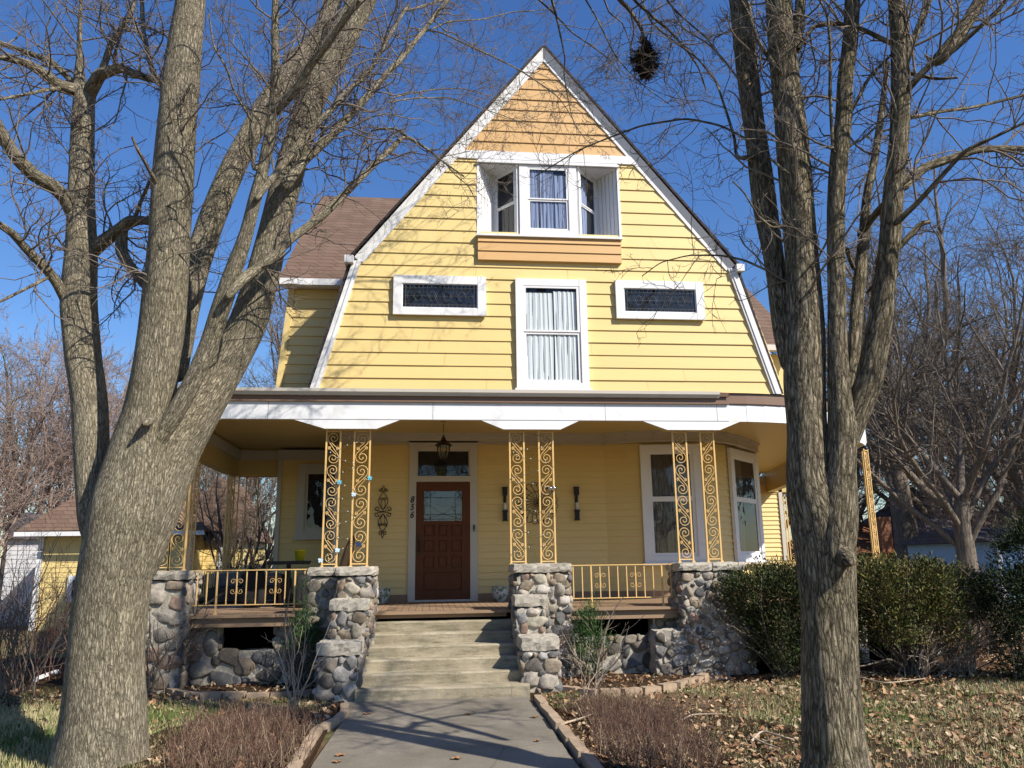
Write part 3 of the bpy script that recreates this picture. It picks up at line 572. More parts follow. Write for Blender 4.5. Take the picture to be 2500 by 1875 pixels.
# porch floor, fascia, ceiling, beams
arc = [(4.2+3.6*math.sin(t), .92-3.6*math.cos(t)) for t in np.linspace(0, R_(95), 22)]
front = [(-4.0, -2.68)]+[(x, y) for x, y in arc]+[(8.2, 3.0), (9.0, 6.4)]
b = MB(); bd = .085
b.slab([(-4.0, -2.70), (4.2, -2.70)]+[(x, y-.02) for x, y in arc[1:]]+[(8.2, 3.0), (8.9, 6.4), (8.9, 7), (-2.9, 7), (-2.9, 2.1), (-4.0, 2.1)], FZ-.035, FZ)
b.build('porch_floor', WOODP, H)
g = MB()
for i in range(88):
    x = -3.9+i*.095; g.box(x, x+.006, -2.695, -.0, FZ, FZ+.0012)
g.build('floor_board_gaps', mat('board_gap', (.08, .05, .03), .9), H)
for q in ((-3.2, -1.66, -2.67, .735, FZ-.035), (1.76, 3.28, -2.67, .735, FZ-.035), (-.83, .93, -2.66, .80, FZ-.036)): b = MB(); b.box(q[0], q[1], q[2], -2.60, q[3], q[4]); b.build('porch_fascia', WOODP, H)
b = MB(); b.box(-.84, .94, -2.74, -2.60, FZ-.033, FZ+.003); b.build('porch_nosing', WOODP, H)
for q in ((-3.2, -1.66), (1.76, 3.28)): b = MB(); b.box(q[0], q[1], -2.725, -2.60, FZ-.033, FZ+.002); b.build('porch_nosing', WOODP, H)
b = MB()
for (x, y), (x2, y2) in zip(arc, arc[1:]): b.slab([(x, y), (x2, y2), (x2-.04, y2+.04), (x-.04, y+.04)], .72, FZ-.037)
b.build('porch_fascia', WOODP, H)
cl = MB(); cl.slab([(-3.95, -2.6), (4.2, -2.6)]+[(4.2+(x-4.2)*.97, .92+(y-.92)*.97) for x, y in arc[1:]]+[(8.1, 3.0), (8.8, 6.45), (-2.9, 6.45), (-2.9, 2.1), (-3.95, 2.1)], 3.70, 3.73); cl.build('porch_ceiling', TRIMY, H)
def beam(p, q, z0, z1, wd, m_, name, inset=0):
    a = math.atan2(q[1]-p[1], q[0]-p[0]); L = math.hypot(q[0]-p[0], q[1]-p[1]); b = MB().frame(p, a); b.box(-inset, L+inset, -wd, 0, z0, z1); return b.build(name, m_, H)
SC = [(-1.97, -1.55, -.85, -.53), (.60, .91, 1.72, 1.99), (2.92, 3.27, 4.05, 4.36)]
b = MB(); b.box(-3.95, 4.2, YF-.02, YF, 3.455, 3.70)
for q in SC: b.prism([(q[0], 3.45), (q[1], 3.325), (q[2], 3.325), (q[3], 3.45)], YF-.018, YF+.0)
b.prism([(-3.95, 3.45), (-3.95, 3.325), (-3.25, 3.325), (-2.93, 3.45)], YF-.018, YF+.0)
for i, ((x, y), (x2, y2)) in enumerate(zip(arc, arc[1:])):
    b.slab([(x, y-.02), (x2+.012, y2-.015), (x2-.01, y2+.01), (x, y)], 3.455-.0, 3.70)
for i0 in (9, 17):
    for i, zz in ((i0, 3.39), (i0+1, 3.325), (i0+2, 3.325), (i0+3, 3.39)):
        (x, y), (x2, y2) = arc[i], arc[i+1]; b.slab([(x, y-.018), (x2+.012, y2-.013), (x2-.01, y2+.008), (x, y)], zz, 3.455)
b.build('porch_frieze', WHT2, H)
b = MB()
for x in (-.08, 2.37, -2.32, 4.02): b.box(x, x+.006, YF-.0215, YF-.019, 3.455, 3.70)
b.box(-3.95, 4.2, YF-.0212, YF-.019, 3.452, 3.459); b.build('cladding_seams', mat('seam_shadow', (.25, .25, .26), .8), H)
b = MB(); b.box(-3.95, 4.2, YF+.002, YF+.18, 3.47, 3.70)
for q in SC: b.prism([(q[0]+.01, 3.47), (q[1]+.01, 3.33), (q[2]-.01, 3.33), (q[3]-.01, 3.47)], YF+.003, YF+.18)
for i, ((x, y), (x2, y2)) in enumerate(zip(arc, arc[1:])):
    f1 = .955; b.slab([(x-.01, y+.01), (x2-.012, y2+.012), (4.2+(x2-4.2)*f1, .92+(y2-.92)*f1), (4.2+(x-4.2)*f1, .92+(y-.92)*f1)], 3.47, 3.70)
# side and back beams
b.box(-3.93, -3.75, YF+.18, 2.1, 3.18, 3.70); b.box(-3.75, -2.95, 1.92, 2.1, 3.17, 3.70)
b.slab([(-3.75, -2.52), (-3.35, -2.52), (-3.75, -2.2)], 3.33, 3.70)
b.slab([(7.79, 1.2), (8.9, 6.5), (8.7, 6.5), (7.6, 1.2)], 3.2, 3.70); b.box(8.7, 10.4, 6.4, 6.58, 3.2, 3.70)
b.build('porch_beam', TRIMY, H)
b = MB(); b.box(-3.75, -3.70, -2.5, 1.9, 3.48, 3.66); b.box(-3.7, -2.95, 1.87, 1.92, 3.48, 3.66); b.build('beam_trim', TRIM, H)
# roof edge, gutter, porch roof
b = MB(); b.box(-4.05, 4.2, -2.755, YF-.022, 3.70, 3.80)
for i, ((x, y), (x2, y2)) in enumerate(zip(arc, arc[1:])):
    k1, k0, dy = 1.012, 1.0, .004*i
    P1 = [(x, y-.025), (x2+.008, y2-.02)]; P2 = [(4.2+(x-4.2)*k1, .92+(y-.92)*k1), (4.2+(x2-4.2)*k1+.004, .92+(y2-.92)*k1)]
    b.add([(*P1[0], 3.70), (*P1[1], 3.70), (*P2[1], 3.715), (*P2[0], 3.715), (*P2[0], 3.865), (*P2[1], 3.865)], [(1, 0, 3, 2), (3, 4, 5, 2)])
b.build('roof_fascia', BRN, H)
b = MB()
gp = [(-2.757, 3.782), (-2.80, 3.782), (-2.815, 3.81), (-2.835, 3.825), (-2.84, 3.868), (-2.82, 3.868), (-2.815, 3.845), (-2.757, 3.80)]
k = len(gp); V = [(-4.1, y, z) for y, z in gp]+[(4.04, y, z) for y, z in gp]
b.add(V, [tuple(range(k)), tuple(range(2*k-1, k-1, -1))]+[(i, i+k, (i+1) % k+k, (i+1) % k) for i in range(k)]); b.build('porch_gutter', GUT, H)
b = MB(); inner = [(4.2+(x-4.2)*.45, .92+(y-.92)*.45) for x, y in arc]; outer = [(4.2+(x-4.2)*1.02, .92+(y-.92)*1.02) for x, y in arc]
b.add([(-4.1, -2.79, 3.86), (4.2, -2.79, 3.86), (4.2, -2.36, 3.96), (-4.1, -2.36, 3.96), (-4.1, -2.79, 3.80), (4.2, -2.79, 3.80)], [(0, 1, 2, 3), (4, 5, 1, 0)])
b.add([(-4.1, -2.36, 3.96), (-1.4, -2.36, 3.96), (-1.4, 2.0, 4.4), (-4.1, 2.0, 3.96)], [(0, 1, 2, 3)])
for i in range(len(arc)-1): b.add([(*outer[i], 3.868), (*outer[i+1], 3.868), (*inner[i+1], 4.25), (*inner[i], 4.25)], [(0, 1, 2, 3)])
b.add([(*outer[-1], 3.868), (9.2, 6.6, 3.868), (6, 6.6, 4.3), (*inner[-1], 4.25)], [(0, 1, 2, 3)]); b.build('porch_roof', SHG, H)
# ---- iron columns and railings
def spiral(cx, cz, r0, r1, a0, turns, sgn, n=26):
    return [(cx+(r0+(r1-r0)*i/n)*math.cos(a0+sgn*turns*6.283*i/n), cz+(r0+(r1-r0)*i/n)*math.sin(a0+sgn*turns*6.283*i/n)) for i in range(n+1)]
def scroll_panel(o, ang, wd, z0, z1, flip=1, label=None, post=.011, rod=.0055):
    p = MB().frame(o, ang)
    for x in (0, wd): p.box(x-post, x+post, -post, post, z0, z1)
    p.box(0, wd, -.008, .008, z0+.035, z0+.05); p.box(0, wd, -.008, .008, z1-.03, z1-.018)
    for x in (0, wd): p.box(x-post*1.9, x+post*1.9, -post*1.9, post*1.9, z0-.002, z0+.02)
    P = p.build('iron_column', GOLD, H)
    if label: P['label'] = label
    s = MB().frame(o, ang); n = 4; hz = (z1-z0-.085)/n; R = (wd-2*post)/2-.003; cx = wd/2
    for k in range(n):
        zc_ = z0+.05+hz*(k+.5); qz = hz/2-R-.001
        up = spiral(0, qz, .010, R, R_(225)-1.72*6.283, 1.72, 1); lo = spiral(0, -qz, R, .010, R_(45), 1.72, -1)
        path = up+lo; s.curve([(cx+flip*x, 0, zc_+z) for x, z in path], rod, 5)
        for sg in (1, -1):
            c_ = spiral(-.052*sg, .006*sg, .006, .024, R_(200 if sg > 0 else 20)-1.1*6.283*0, 1.2, 1, 14)
            ex = [(-.01*sg, qz*.62*-sg*-1*.25), (.055*sg, -.062*sg)] if False else [(.03*sg, -.045*sg)]
            s.curve([(cx+flip*x, 0, zc_+z) for x, z in c_], rod*.85, 4)
            s.curve([(cx+flip*(-.070*sg), 0, zc_+.02*sg), (cx+flip*(-.02*sg), 0, zc_-.03*sg+.0), (cx+flip*(.035*sg), 0, zc_-.085*sg)], rod*.85, 4)
    s.build('scroll_work', GOLD, P); return P
for i, (xa, xb) in enumerate(((-1.545, -1.335), (-1.165, -.93), (1.0, 1.22), (1.415, 1.635), (3.37, 3.59), (3.785, 4.0))):
    scroll_panel((xa+.01, YC), 0, xb-xa-.02, 1.468, 3.33, 1 if i % 2 == 0 else -1)
for xa in (at(372, 1391, YC)[0], at(408, 1391, YC)[0]+.01): scroll_panel((xa, YC), 0, .2, 1.455, 3.33)
for u0, u1 in ((546, 571), (590, 620)): xa, xb = at(u0, 1380, 2.0)[0], at(u1, 1380, 2.0)[0]; scroll_panel((xa, 2.0), 0, xb-xa, FZ, 3.17)
for yy in (-.9, -.55, 1.55, 1.85): scroll_panel((-3.83, yy), R_(90), .22, FZ if yy > 0 else 1.4, 3.18)
def arcp(t): return (4.2+3.55*math.sin(t), .92-3.55*math.cos(t))
for t in (R_(61), R_(67)): scroll_panel(arcp(t), R_(38), .17, 1.395, 3.33)
for u in (1908, 1932): xa = at(u, 1370, 6.5)[0]; scroll_panel((xa, 6.5), 0, .2, FZ, 3.2)
def railing(path, z0=1.01, z1=1.452, step=.125, scrolls=(3, 7), feet=(1, 9)):
    b = MB(); P = [np.array(p) for p in path]; n = len(P)
    for z, t in ((z1, .009), (z0, .008)):
        for p, q in zip(P, P[1:]):
            a = math.atan2(q[1]-p[1], q[0]-p[0]); b.frame(p, a); b.box(-.002, np.linalg.norm(q-p)+.002, -.016 if z == z1 else -.009, .016 if z == z1 else .009, z-t, z+.004)
    b.M = None; d = np.concatenate([[0], np.cumsum([np.linalg.norm(q-p) for p, q in zip(P, P[1:])])]); k = 0; t = step*.6; sc = []
    while t < d[-1]-.02:
        x, y = np.interp(t, d, [p[0] for p in P]), np.interp(t, d, [p[1] for p in P]); w_ = .0065
        ft = k in feet; w2 = .010 if ft else w_; b.box(x-w2, x+w2, y-w2, y+w2, z0 if not ft else FZ, z1-.008)
        if ft: b.box(x-.022, x+.022, y-.022, y+.022, FZ, FZ+.02)
        if k in scrolls: sc.append((x, y))
        k += 1; t += step
    r = b.build('porch_railing', GOLD, H)
    if sc:
        s = MB()
        for x, y in sc:
            for sx in (1, -1):
                for sz in (1, -1):
                    pts = spiral(.048, .062, .008, .038, R_(-250), 1.2, 1, 22); s.curve([(x+sx*.008, y, (z0+z1)/2)]+[] if False else [(x+sx*(a), y, (z0+z1)/2+.012+sz*c_) for a, c_ in pts]+[(x+sx*.006, y, (z0+z1)/2+.012+sz*.004)], .0032, 5)
        s.build('railing_scroll', GOLD, r)
    return r
railing([(-3.2, YC), (-1.67, YC)], scrolls=(4, 8), feet=(2, 10)); railing([(1.79, YC), (3.27, YC)], scrolls=(3, 7), feet=(2, 10))
railing([(4.24, YC+.01)]+[arcp(t) for t in np.linspace(R_(8), R_(57), 12)], scrolls=(5, 9, 20), feet=(1, 8, 16, 24)); railing([arcp(t) for t in np.linspace(R_(68), R_(95), 8)]+[(8.1, 3), (8.9, 6.3)], scrolls=(), feet=(1, 12, 24))
railing([(-3.83, -2.3), (-3.83, 2.0)], scrolls=(8, 16), feet=(1, 12, 24)); railing([(-3.8, 2.0), (-3.0, 2.0)], scrolls=(), feet=(1,))
# ---- stone
pier(H, -1.655, -1.20, -2.86, -2.36, 1.468, seed=3, r=(.035, .075)); pier(H, -1.26, -.83, -3.12, -2.34, 1.47, seed=6, r=(.03, .07))
pier(H, -1.29, -.87, -3.52, -3.12, 1.085, .13, .02, r=(.03, .07), seed=9); pier(H, -1.37, -.90, -3.95, -3.50, .625, .14, .02, r=(.03, .08), seed=12)
pier(H, 1.03, 1.45, -3.0, -2.34, 1.475, seed=15, r=(.03, .07)); pier(H, 1.35, 1.77, -2.86, -2.36, 1.478, seed=18, r=(.03, .065))
pier(H, .98, 1.36, -3.42, -3.0, 1.09, .13, .02, r=(.03, .09), seed=21); pier(H, 1.0, 1.43, -3.88, -3.40, .63, .15, .02, r=(.03, .09), seed=24, capcol=(.44, .40, .33))
pier(H, 3.30, 4.19, -2.86, -2.3, 1.462, seed=27, r=(.028, .055)); pier(H, -4.0, -3.2, -2.86, -2.2, 1.45, seed=30, r=(.05, .10))
pier(H, 7.0, 7.9, -1.45, -.55, 1.39, seed=33, r=(.035, .07)); pier(H, -4.0, -3.6, 1.7, 2.2, 1.4, seed=39)
def fwall(x0, x1, top, hole, seed, r):
    b = MB(); y = -2.50
    for (a, c, z0, z1) in ((x0, hole[0], -.15, top), (hole[1], x1, -.15, top), (hole[0], hole[1], -.15, hole[2])):
        if c-a > .05: rock_box(b, ((a+c)/2, y+.15, z0), (c-a, .30, z1-z0), 0, MORT, .012, (6, 2, 5))
    stones_face(b, (x0, y, 0), (0, -1, 0), x1-x0, -.02, top, r, hole=(hole[0]-x0, hole[1]-x0, hole[2]+.02, 9), seed=seed, fill=1600, depth=.06)
    for xx, nn in ((hole[0], 1), (hole[1], -1)):
        for z in np.arange(hole[2]+.08, top-.04, .16): stone(b, (xx-nn*.01, y+.05, z), (0, -1, 0), .05, .075, .06, 0)
    b.build('foundation_wall', STONE, H, col=True)
fwall(-3.25, -1.6, .735, (-2.82, -2.12, .43), 50, (.06, .10)); fwall(1.72, 3.35, .74, (1.93, 2.98, .50), 53, (.045, .075))
# stones swelling out at the foot of the right pier
b = MB(); rock_box(b, (3.60, -2.60, -.15), (1.42, .44, .74), 0, MORT, .03, (9, 4, 6)); stones_face(b, (2.90, -2.82, 0), (0, -1, 0), 1.40, -.02, .58, (.03, .06), seed=60, fill=1400); b.build('foundation_wall', STONE, H, col=True)
b = MB()
for (x, y), (x2, y2) in zip(arc[2:], arc[3:]):
    a = math.atan2(y2-y, x2-x); L = math.hypot(x2-x, y2-y)+.02; rock_box(b, ((x+x2)/2, (y+y2)/2+.12, -.15), (L, .25, .9), a, MORT, .012, (3, 2, 4)); stones_face(b, (x, y, 0), (math.sin(a), -math.cos(a), 0), L, 0, .72, (.05, .08), seed=int(x*50), fill=150)
b.build('foundation_wall', STONE, H, col=True)
b = MB(); b.box(-3.9, 7.0, -2.0, -1.9, -.1, FZ-.04); b.box(-3.9, -3.85, -2.2, 2, -.1, FZ-.04); b.build('crawl_space_dark_sheet', VOID, H)  # black sheets put the darkness under the porch floor into colour
# ---- steps
b = MB(); ri, tr = .1275, .263
for k in range(1, 7):
    yf = YC-(6.5-k)*tr+.0; x0, x1 = (-.93, 1.06) if k == 1 else (-.88, 1.0)
    n = 24; z1, z0 = ri*k, ri*(k-1)-(.1 if k == 1 else .0); V = []
    for i in range(n+1):
        x = x0+(x1-x0)*i/n; w_ = .004*math.sin(x*5+k*2)+.003*math.sin(x*13+k); e = .004*math.sin(x*9+k*3)
        V += [(x, yf-.002+w_, z0), (x, yf-.010+w_, z1-.022), (x, yf+.002+w_, z1-.004+e*.5), (x, yf+.022, z1+e*.4), (x, yf+tr+.05, z1-.001)]
    b.add(V, [(i*5+j, (i+1)*5+j, (i+1)*5+j+1, i*5+j+1) for i in range(n) for j in range(4)], smooth=False)
    if k == 1: b.add([(x0, yf-.002, z0), (x0, yf+.022, z1), (x0, yf+tr, z1), (x0, yf+tr, z0)], [(0, 1, 2, 3)]); b.add([(x1, yf-.002, z0), (x1, yf+.022, z1), (x1, yf+tr, z1), (x1, yf+tr, z0)], [(3, 2, 1, 0)])
b.build('front_steps', CONC, H)
# ------------------------------------------------------------------ things on the porch
def ring(b, c, r, rr, axis='z', n=16, sides=5):
    pts = [(c[0]+r*math.cos(t), c[1], c[2]+r*math.sin(t)) if axis == 'y' else (c[0]+r*math.cos(t), c[1]+r*math.sin(t), c[2]) for t in np.linspace(0, 6.2832, n)]
    b.curve(pts, rr, sides)
def lathe(b, c, prof, n=24, col=None):
    V = [(c[0]+r*math.cos(t), c[1]+r*math.sin(t), c[2]+z) for r, z in prof for t in np.arange(n)*2*math.pi/n]; k = len(prof)
    return b.add(V, [(i*n+j, i*n+(j+1) % n, (i+1)*n+(j+1) % n, (i+1)*n+j) for i in range(k-1) for j in range(n)], col, smooth=True)
BRZ = mat('dark_bronze_lamp', (.035, .025, .018), .4, .5, .6)
lx, ly = at(1083, 1060, -1.3)[0], -1.3
t = thing('pendant_lantern', 'dark bronze hanging lantern on a chain in front of the transom above the door', 'lantern', (lx, ly, 3.70))
b = MB(); lathe(b, (lx, ly, 3.66), [(.0, .04), (.06, .038), (.055, .025), (.0, .01)]); b.build('ceiling_rose', BRZ, t)
b = MB(); zz = 3.67
for i in range(7): ring(b, (lx, ly, zz-.018-i*.027), .010, .0028, 'y' if i % 2 else 'z', 10, 4) if i % 2 else b.curve([(lx, ly+.010*math.cos(q), zz-.018-i*.027+.014*math.sin(q)) for q in np.linspace(0, 6.2832, 10)], .0028, 4)
b.build('chain', BRZ, t)
b = MB(); z0 = 3.26; lathe(b, (lx, ly, z0), [(0, .20), (.02, .20), (.012, .175), (.035, .165), (.03, .14), (.055, .115), (.115, .065), (.135, .045), (.13, .03), (.10, .028), (0, .03)], 8)
for k in range(6): a = k*math.pi/3; b.curve([(lx+.10*math.cos(a), ly+.10*math.sin(a), z0+.03), (lx+.092*math.cos(a), ly+.092*math.sin(a), z0-.06), (lx+.055*math.cos(a), ly+.055*math.sin(a), z0-.16)], .005, 4)
lathe(b, (lx, ly, z0-.17), [(0, -.02), (.04, 0), (.06, .012), (0, .014)], 8); b.build('lamp_frame', BRZ, t)
b = MB(); lathe(b, (lx, ly, z0), [(.095, .03), (.088, -.06), (.05, -.155)], 12); b.build('lamp_glass', glass('amber_glass', (.75, .65, .35), 1.45, .1), t)
# wall ornaments
def sp3(b, x, z, r0, r1, a0, turns, sgn, y=-.035, rr=.006): b.curve([(px, y, pz) for px, pz in spiral(x, z, r0, r1, a0, turns, sgn, 18)], rr, 5)
wx, wz = -.885, 2.36; b = MB()
for sz in (1, -1):
    for sx in (1, -1):
        b.curve([(wx+sx*(.0+.075*math.sin(math.pi*q)), -.035, wz+sz*(.03+.30*q)) for q in np.linspace(0, 1, 14)], .0065, 5)
        b.curve([(wx+sx*(.035*math.sin(math.pi*q*1.0)), -.035, wz+sz*(.03+.20*q)) for q in np.linspace(0, 1, 12)], .005, 5)
        sp3(b, wx+sx*.042, wz+sz*.355, .01, .032, R_(90), 1.1, sx*sz); sp3(b, wx+sx*.105, wz+sz*.045, .012, .042, R_(180 if sx > 0 else 0), 1.0, sx*sz); sp3(b, wx+sx*.035, wz+sz*.215, .008, .026, R_(-90*sz), 1.0, sx)
        b.curve([(wx, -.035, wz+sz*.33), (wx+sx*.022, -.035, wz+sz*.38), (wx, -.035, wz+sz*.44)], .005, 5)
        b.curve([(wx, -.035, wz), (wx+sx*.06, -.035, wz+sz*.012), (wx+sx*.14, -.035, wz+sz*.03)], .0055, 5)
lathe(b, (wx, -.04, wz-.01), [(0, .0), (.02, .003), (.02, .02), (0, .025)], 10); b.box(wx-.006, wx+.006, -.035, -.0, wz-.006, wz+.006)
one(b, 'wall_ornament', BLK, 'tall black scrolled iron wall ornament left of the front door', 'wall ornament', loc=(wx, 0, wz))
wx, wz = 1.735, 2.49; b = MB()
for k in range(20):
    a = k*math.pi/10; n = 12
    b.curve([(wx+math.cos(a+.35*q)*(.04+.28*q), -.035, wz+math.sin(a+.35*q)*(.04+.28*q)) for q in np.linspace(0, 1, n)], .0052, 5)
    a2 = a+.35+.13; cx_, cz_ = wx+math.cos(a2)*.315, wz+math.sin(a2)*.315; b.curve([(cx_+.045*math.cos(q), -.035, cz_+.045*math.sin(q)) for q in np.linspace(a2-2.1, a2+2.1, 12)], .005, 5)
for r in (.04, .20): b.curve([(wx+r*math.cos(q), -.036, wz+r*math.sin(q)) for q in np.linspace(0, 6.2832, 30)], .0045, 5)
b.box(wx-.02, wx+.02, -.045, 0, wz-.02, wz+.02)
one(b, 'wall_ornament', BLK, 'round black iron sunflower ornament between the two wall sconces', 'wall ornament', loc=(wx, 0, wz))
for k, wx in enumerate((1.175, 2.42)):
    t = thing('wall_sconce', 'tall black wall sconce with a pale candle, %s the round iron ornament' % ('left of', 'right of')[k], 'wall sconce', (wx, 0, 2.2), 'black sconces on the porch wall')
    b = MB(); v = [(wx+dx, y, 2.215+z) for z, w_, d in ((0, .07, .10), (.17, .07, .10)) for dx in (-w_/2, w_/2) for y in (-.002, -d)]
    b.box(wx-.035, wx+.035, -.09, -.012, 2.20, 2.36); b.box(wx-.045, wx+.045, -.10, -.012, 2.345, 2.37); b.box(wx-.045, wx+.045, -.10, -.012, 2.19, 2.205)
    b.curve([(wx, -.03, 2.36), (wx, -.022, 2.5), (wx, -.03, 2.66)], .03, 6); b.box(wx-.04, wx+.04, -.085, -.012, 2.62, 2.76); b.box(wx-.045, wx+.045, -.095, -.012, 2.745, 2.765); b.build('sconce_body', BLK, t)
    b = MB(); lathe(b, (wx, -.06, 2.37), [(0, 0), (.028, 0), (.028, .12), (.02, .125), (0, .12)], 14); b.build('candle', mat('wax', (.62, .60, .55), .5), t)
# house number digits
for i, (ch, z) in enumerate((('8', 2.51), ('5', 2.385), ('6', 2.255))):
    cu = bpy.data.curves.new('digit', 'FONT'); cu.body = ch; cu.size = .15; cu.shear = .28; cu.extrude = .004; cu.offset = .0025
    tmp = bpy.data.objects.new('digit', cu); scene.collection.objects.link(tmp); dg = bpy.context.evaluated_depsgraph_get(); me = bpy.data.meshes.new_from_object(tmp.evaluated_get(dg)); bpy.data.objects.remove(tmp)
    o = bpy.data.objects.new('house_number', me); scene.collection.objects.link(o); me.materials.clear(); me.materials.append(BLK); me.transform(Matrix.Scale(.85, 4, (1, 0, 0)))
    o.rotation_euler = (R_(90), 0, 0); o.location = (-.438, -.056, z); tag(o, 'black digit %s, %s of the house numbers on the door casing' % (ch, ('top', 'middle', 'bottom')[i]), 'house number')
b = MB(); b.box(.632, .658, -.075, -.05, 2.02, 2.13); t = one(b, 'doorbell', BLK, 'slim black doorbell on the right door casing', 'doorbell', loc=(.645, -.05, 2.02))
b = MB(); ring(b, (.645, -.077, 2.045), .008, .002, 'y', 12, 4); b.M = None; r = b.build('bell_button', WHC); r.parent = t; r.data.transform(Matrix.Translation((-.645, .05, -2.02)))
# ceramic planters
PORC = mat('painted_porcelain', (.7, .7, .7), .25, .5); v = N(PORC, 'ShaderNodeTexVoronoi', Scale=22); LK(PORC, coords(PORC), v.inputs['Vector']); n_ = noise(PORC, coords(PORC), 16, 3)
LK(PORC, mix(PORC, ramp(PORC, n_, [(.5, (0, 0, 0)), (.56, (1, 1, 1))]), (.55, .54, .48), mix(PORC, ramp(PORC, v.outputs[0], [(.2, (0, 0, 0)), (.3, (1, 1, 1))]), (.03, .07, .22), (.12, .20, .10))), bsdf(PORC).inputs['Base Color'])
for k, (u, v_, y) in enumerate(((931, 1474, -.30), (1222, 1468, -.28))):
    x = gd(u, v_, FZ)[0]; y = -.32
    t = thing('planter', ('patterned porcelain fishbowl planter on the porch left of the door', 'patterned porcelain fishbowl planter half hidden behind the right stair pier')[k], 'planter', (x, y, FZ), 'porcelain planters beside the door')
    b = MB(); lathe(b, (x, y, FZ), [(0, .0), (.085, 0), (.09, .02), (.12, .07), (.14, .13), (.135, .19), (.125, .215), (.14, .225), (.14, .24), (.115, .24), (.11, .19), (0, .18)], 32); b.build('planter_bowl', PORC, t)
    b = MB(); lathe(b, (x, y, FZ), [(0, .196), (.09, .19), (.112, .18)], 16); b.build('potting_soil', SOIL, t)
# table, chairs, pot, cushions
def chair(x, y, ang, lab):
    t = thing('wooden_chair', lab, 'chair', (x, y, FZ), 'wooden chairs at the porch table'); c, s = math.cos(ang), math.sin(ang)
    def P(a, d, z): return (x+a*c-d*s, y+a*s+d*c, FZ+z)
    b = MB(); n = 20; V = []; 
    for z in (.43, .455):
        V += [P(.22*math.copysign(abs(math.cos(q))**.7, math.cos(q)), .21*math.copysign(abs(math.sin(q))**.7, math.sin(q)), z) for q in np.arange(n)*2*math.pi/n]
    b.add(V, [tuple(range(n-1, -1, -1)), tuple(range(n, 2*n))]+[(i, (i+1) % n, n+(i+1) % n, n+i) for i in range(n)]); b.build('seat', CHW, t)
    for sa in (1, -1):
        for sd in (1, -1): b = MB(); b.tubes(np.array([[P(.15*sa, .15*sd, .43), P(.18*sa, .18*sd, .22), P(.21*sa, .21*sd, 0)]]), np.array([[.016, .021, .012]]), 8, cap=True); b.build('leg', CHW, t)
    b = MB(); b.bar(P(-.19, .19, .2), P(-.19, -.19, .2), .01, 6); b.bar(P(.19, .19, .2), P(.19, -.19, .2), .01, 6); b.bar(P(-.19, 0, .2), P(.19, 0, .2), .01, 6); b.build('stretcher', CHW, t)
    b = MB(); hoop = [P(.19*math.cos(q), -.19-.16*max(0, math.sin(q))**.8, .455+.60*max(0, math.sin(q))**.7) for q in np.linspace(0, math.pi, 22)]; b.curve(hoop, .016, 8)
    for k in range(1, 8): q = math.pi*k/8; b.bar(P(.155*math.cos(q), -.185, .455), P(.19*math.cos(q), -.19-.16*math.sin(q)**.8, .45+.60*math.sin(q)**.7), .007, 6)
    b.build('backrest', CHW, t); return t
chair(at(655, 1395, -.55)[0], -.55, R_(-78), 'wooden windsor chair left of the black porch table, seen through the railing')
chair(at(800, 1400, -.55)[0]+.05, -.55, R_(75), 'wooden windsor chair right of the black porch table, behind the iron column')
tx, ty = at(705, 1382, -.6)[0], -.6
t = thing('pedestal_table', 'small square black pedestal table on the left side of the porch', 'table', (tx, ty, FZ))
b = MB(); b.box(tx-.30, tx+.30, ty-.30, ty+.30, FZ+.655, FZ+.685); b.box(tx-.285, tx+.285, ty-.285, ty+.285, FZ+.63, FZ+.655); b.build('tabletop', BLK, t)
b = MB(); b.bar((tx, ty, FZ+.02), (tx, ty, FZ+.64), .035, 10); b.build('pedestal', BLK, t); b = MB(); b.box(tx-.22, tx+.22, ty-.035, ty+.035, FZ, FZ+.035); b.box(tx-.035, tx+.035, ty-.22, ty+.22, FZ+.001, FZ+.037); b.build('foot', BLK, t)
px = at(732, 1372, ty)[0]; b = MB(); lathe(b, (px, ty, FZ+.685), [(0, .0), (.065, 0), (.09, .155), (.097, .155), (.097, .17), (.085, .17), (.06, .012), (0, .01)], 24)
one(b, 'flower_pot', YPOT, 'bright yellow plastic pot standing on the black porch table', 'pot', loc=(px, ty, FZ+.685))
def lumpy(c, s, m_, name, lab, cat):
    V = IV.copy(); V = np.sign(V)*np.abs(V)**.7; V = V*(1+.06*np.sin(V*4+c[0]).sum(1))[:, None]; b = MB(); b.add(V*np.array(s)+np.array(c), IF, smooth=True); one(b, name, m_, lab, cat, loc=(c[0], c[1], c[2]-s[2]))
lumpy((at(620, 1440, -.9)[0], -.9, FZ+.28), (.17, .13, .28), mat('black_fabric', (.012, .012, .013), .9), 'duffel_bag', 'black fabric bag standing behind the left railing', 'bag')
lumpy((at(742, 1445, -1.2)[0], -1.2, FZ+.24), (.13, .12, .24), mat('black_rubber', (.012, .012, .013), .7), 'storage_bag', 'round topped black bag beside the stair pier behind the railing', 'bag')
sx = at(585, 1430, .9)[0]
t = thing('porch_sofa', 'low dark porch sofa with grey back cushions at the rear of the left porch', 'sofa', (sx, .9, FZ))
SOF = mat('dark_wicker', (.06, .05, .045), .8); CSH = mat('grey_cushion', (.13, .14, .15), .9); b = MB()
b.box(sx-.75, sx+.75, .65, 1.35, FZ+.05, FZ+.26); b.box(sx-.75, sx+.75, 1.27, 1.38, FZ+.26, FZ+.46); b.box(sx-.80, sx-.68, .65, 1.38, FZ, FZ+.40); b.box(sx+.68, sx+.80, .65, 1.38, FZ, FZ+.40); b.build('sofa_frame', SOF, t)
for k in (-1, 1):
    b = MB(); rock_box(b, (sx+k*.34, 1.18, FZ+.27), (.64, .14, .22), 0, (1, 1, 1), .004, (6, 2, 4)); b.build('cushion', CSH, t)
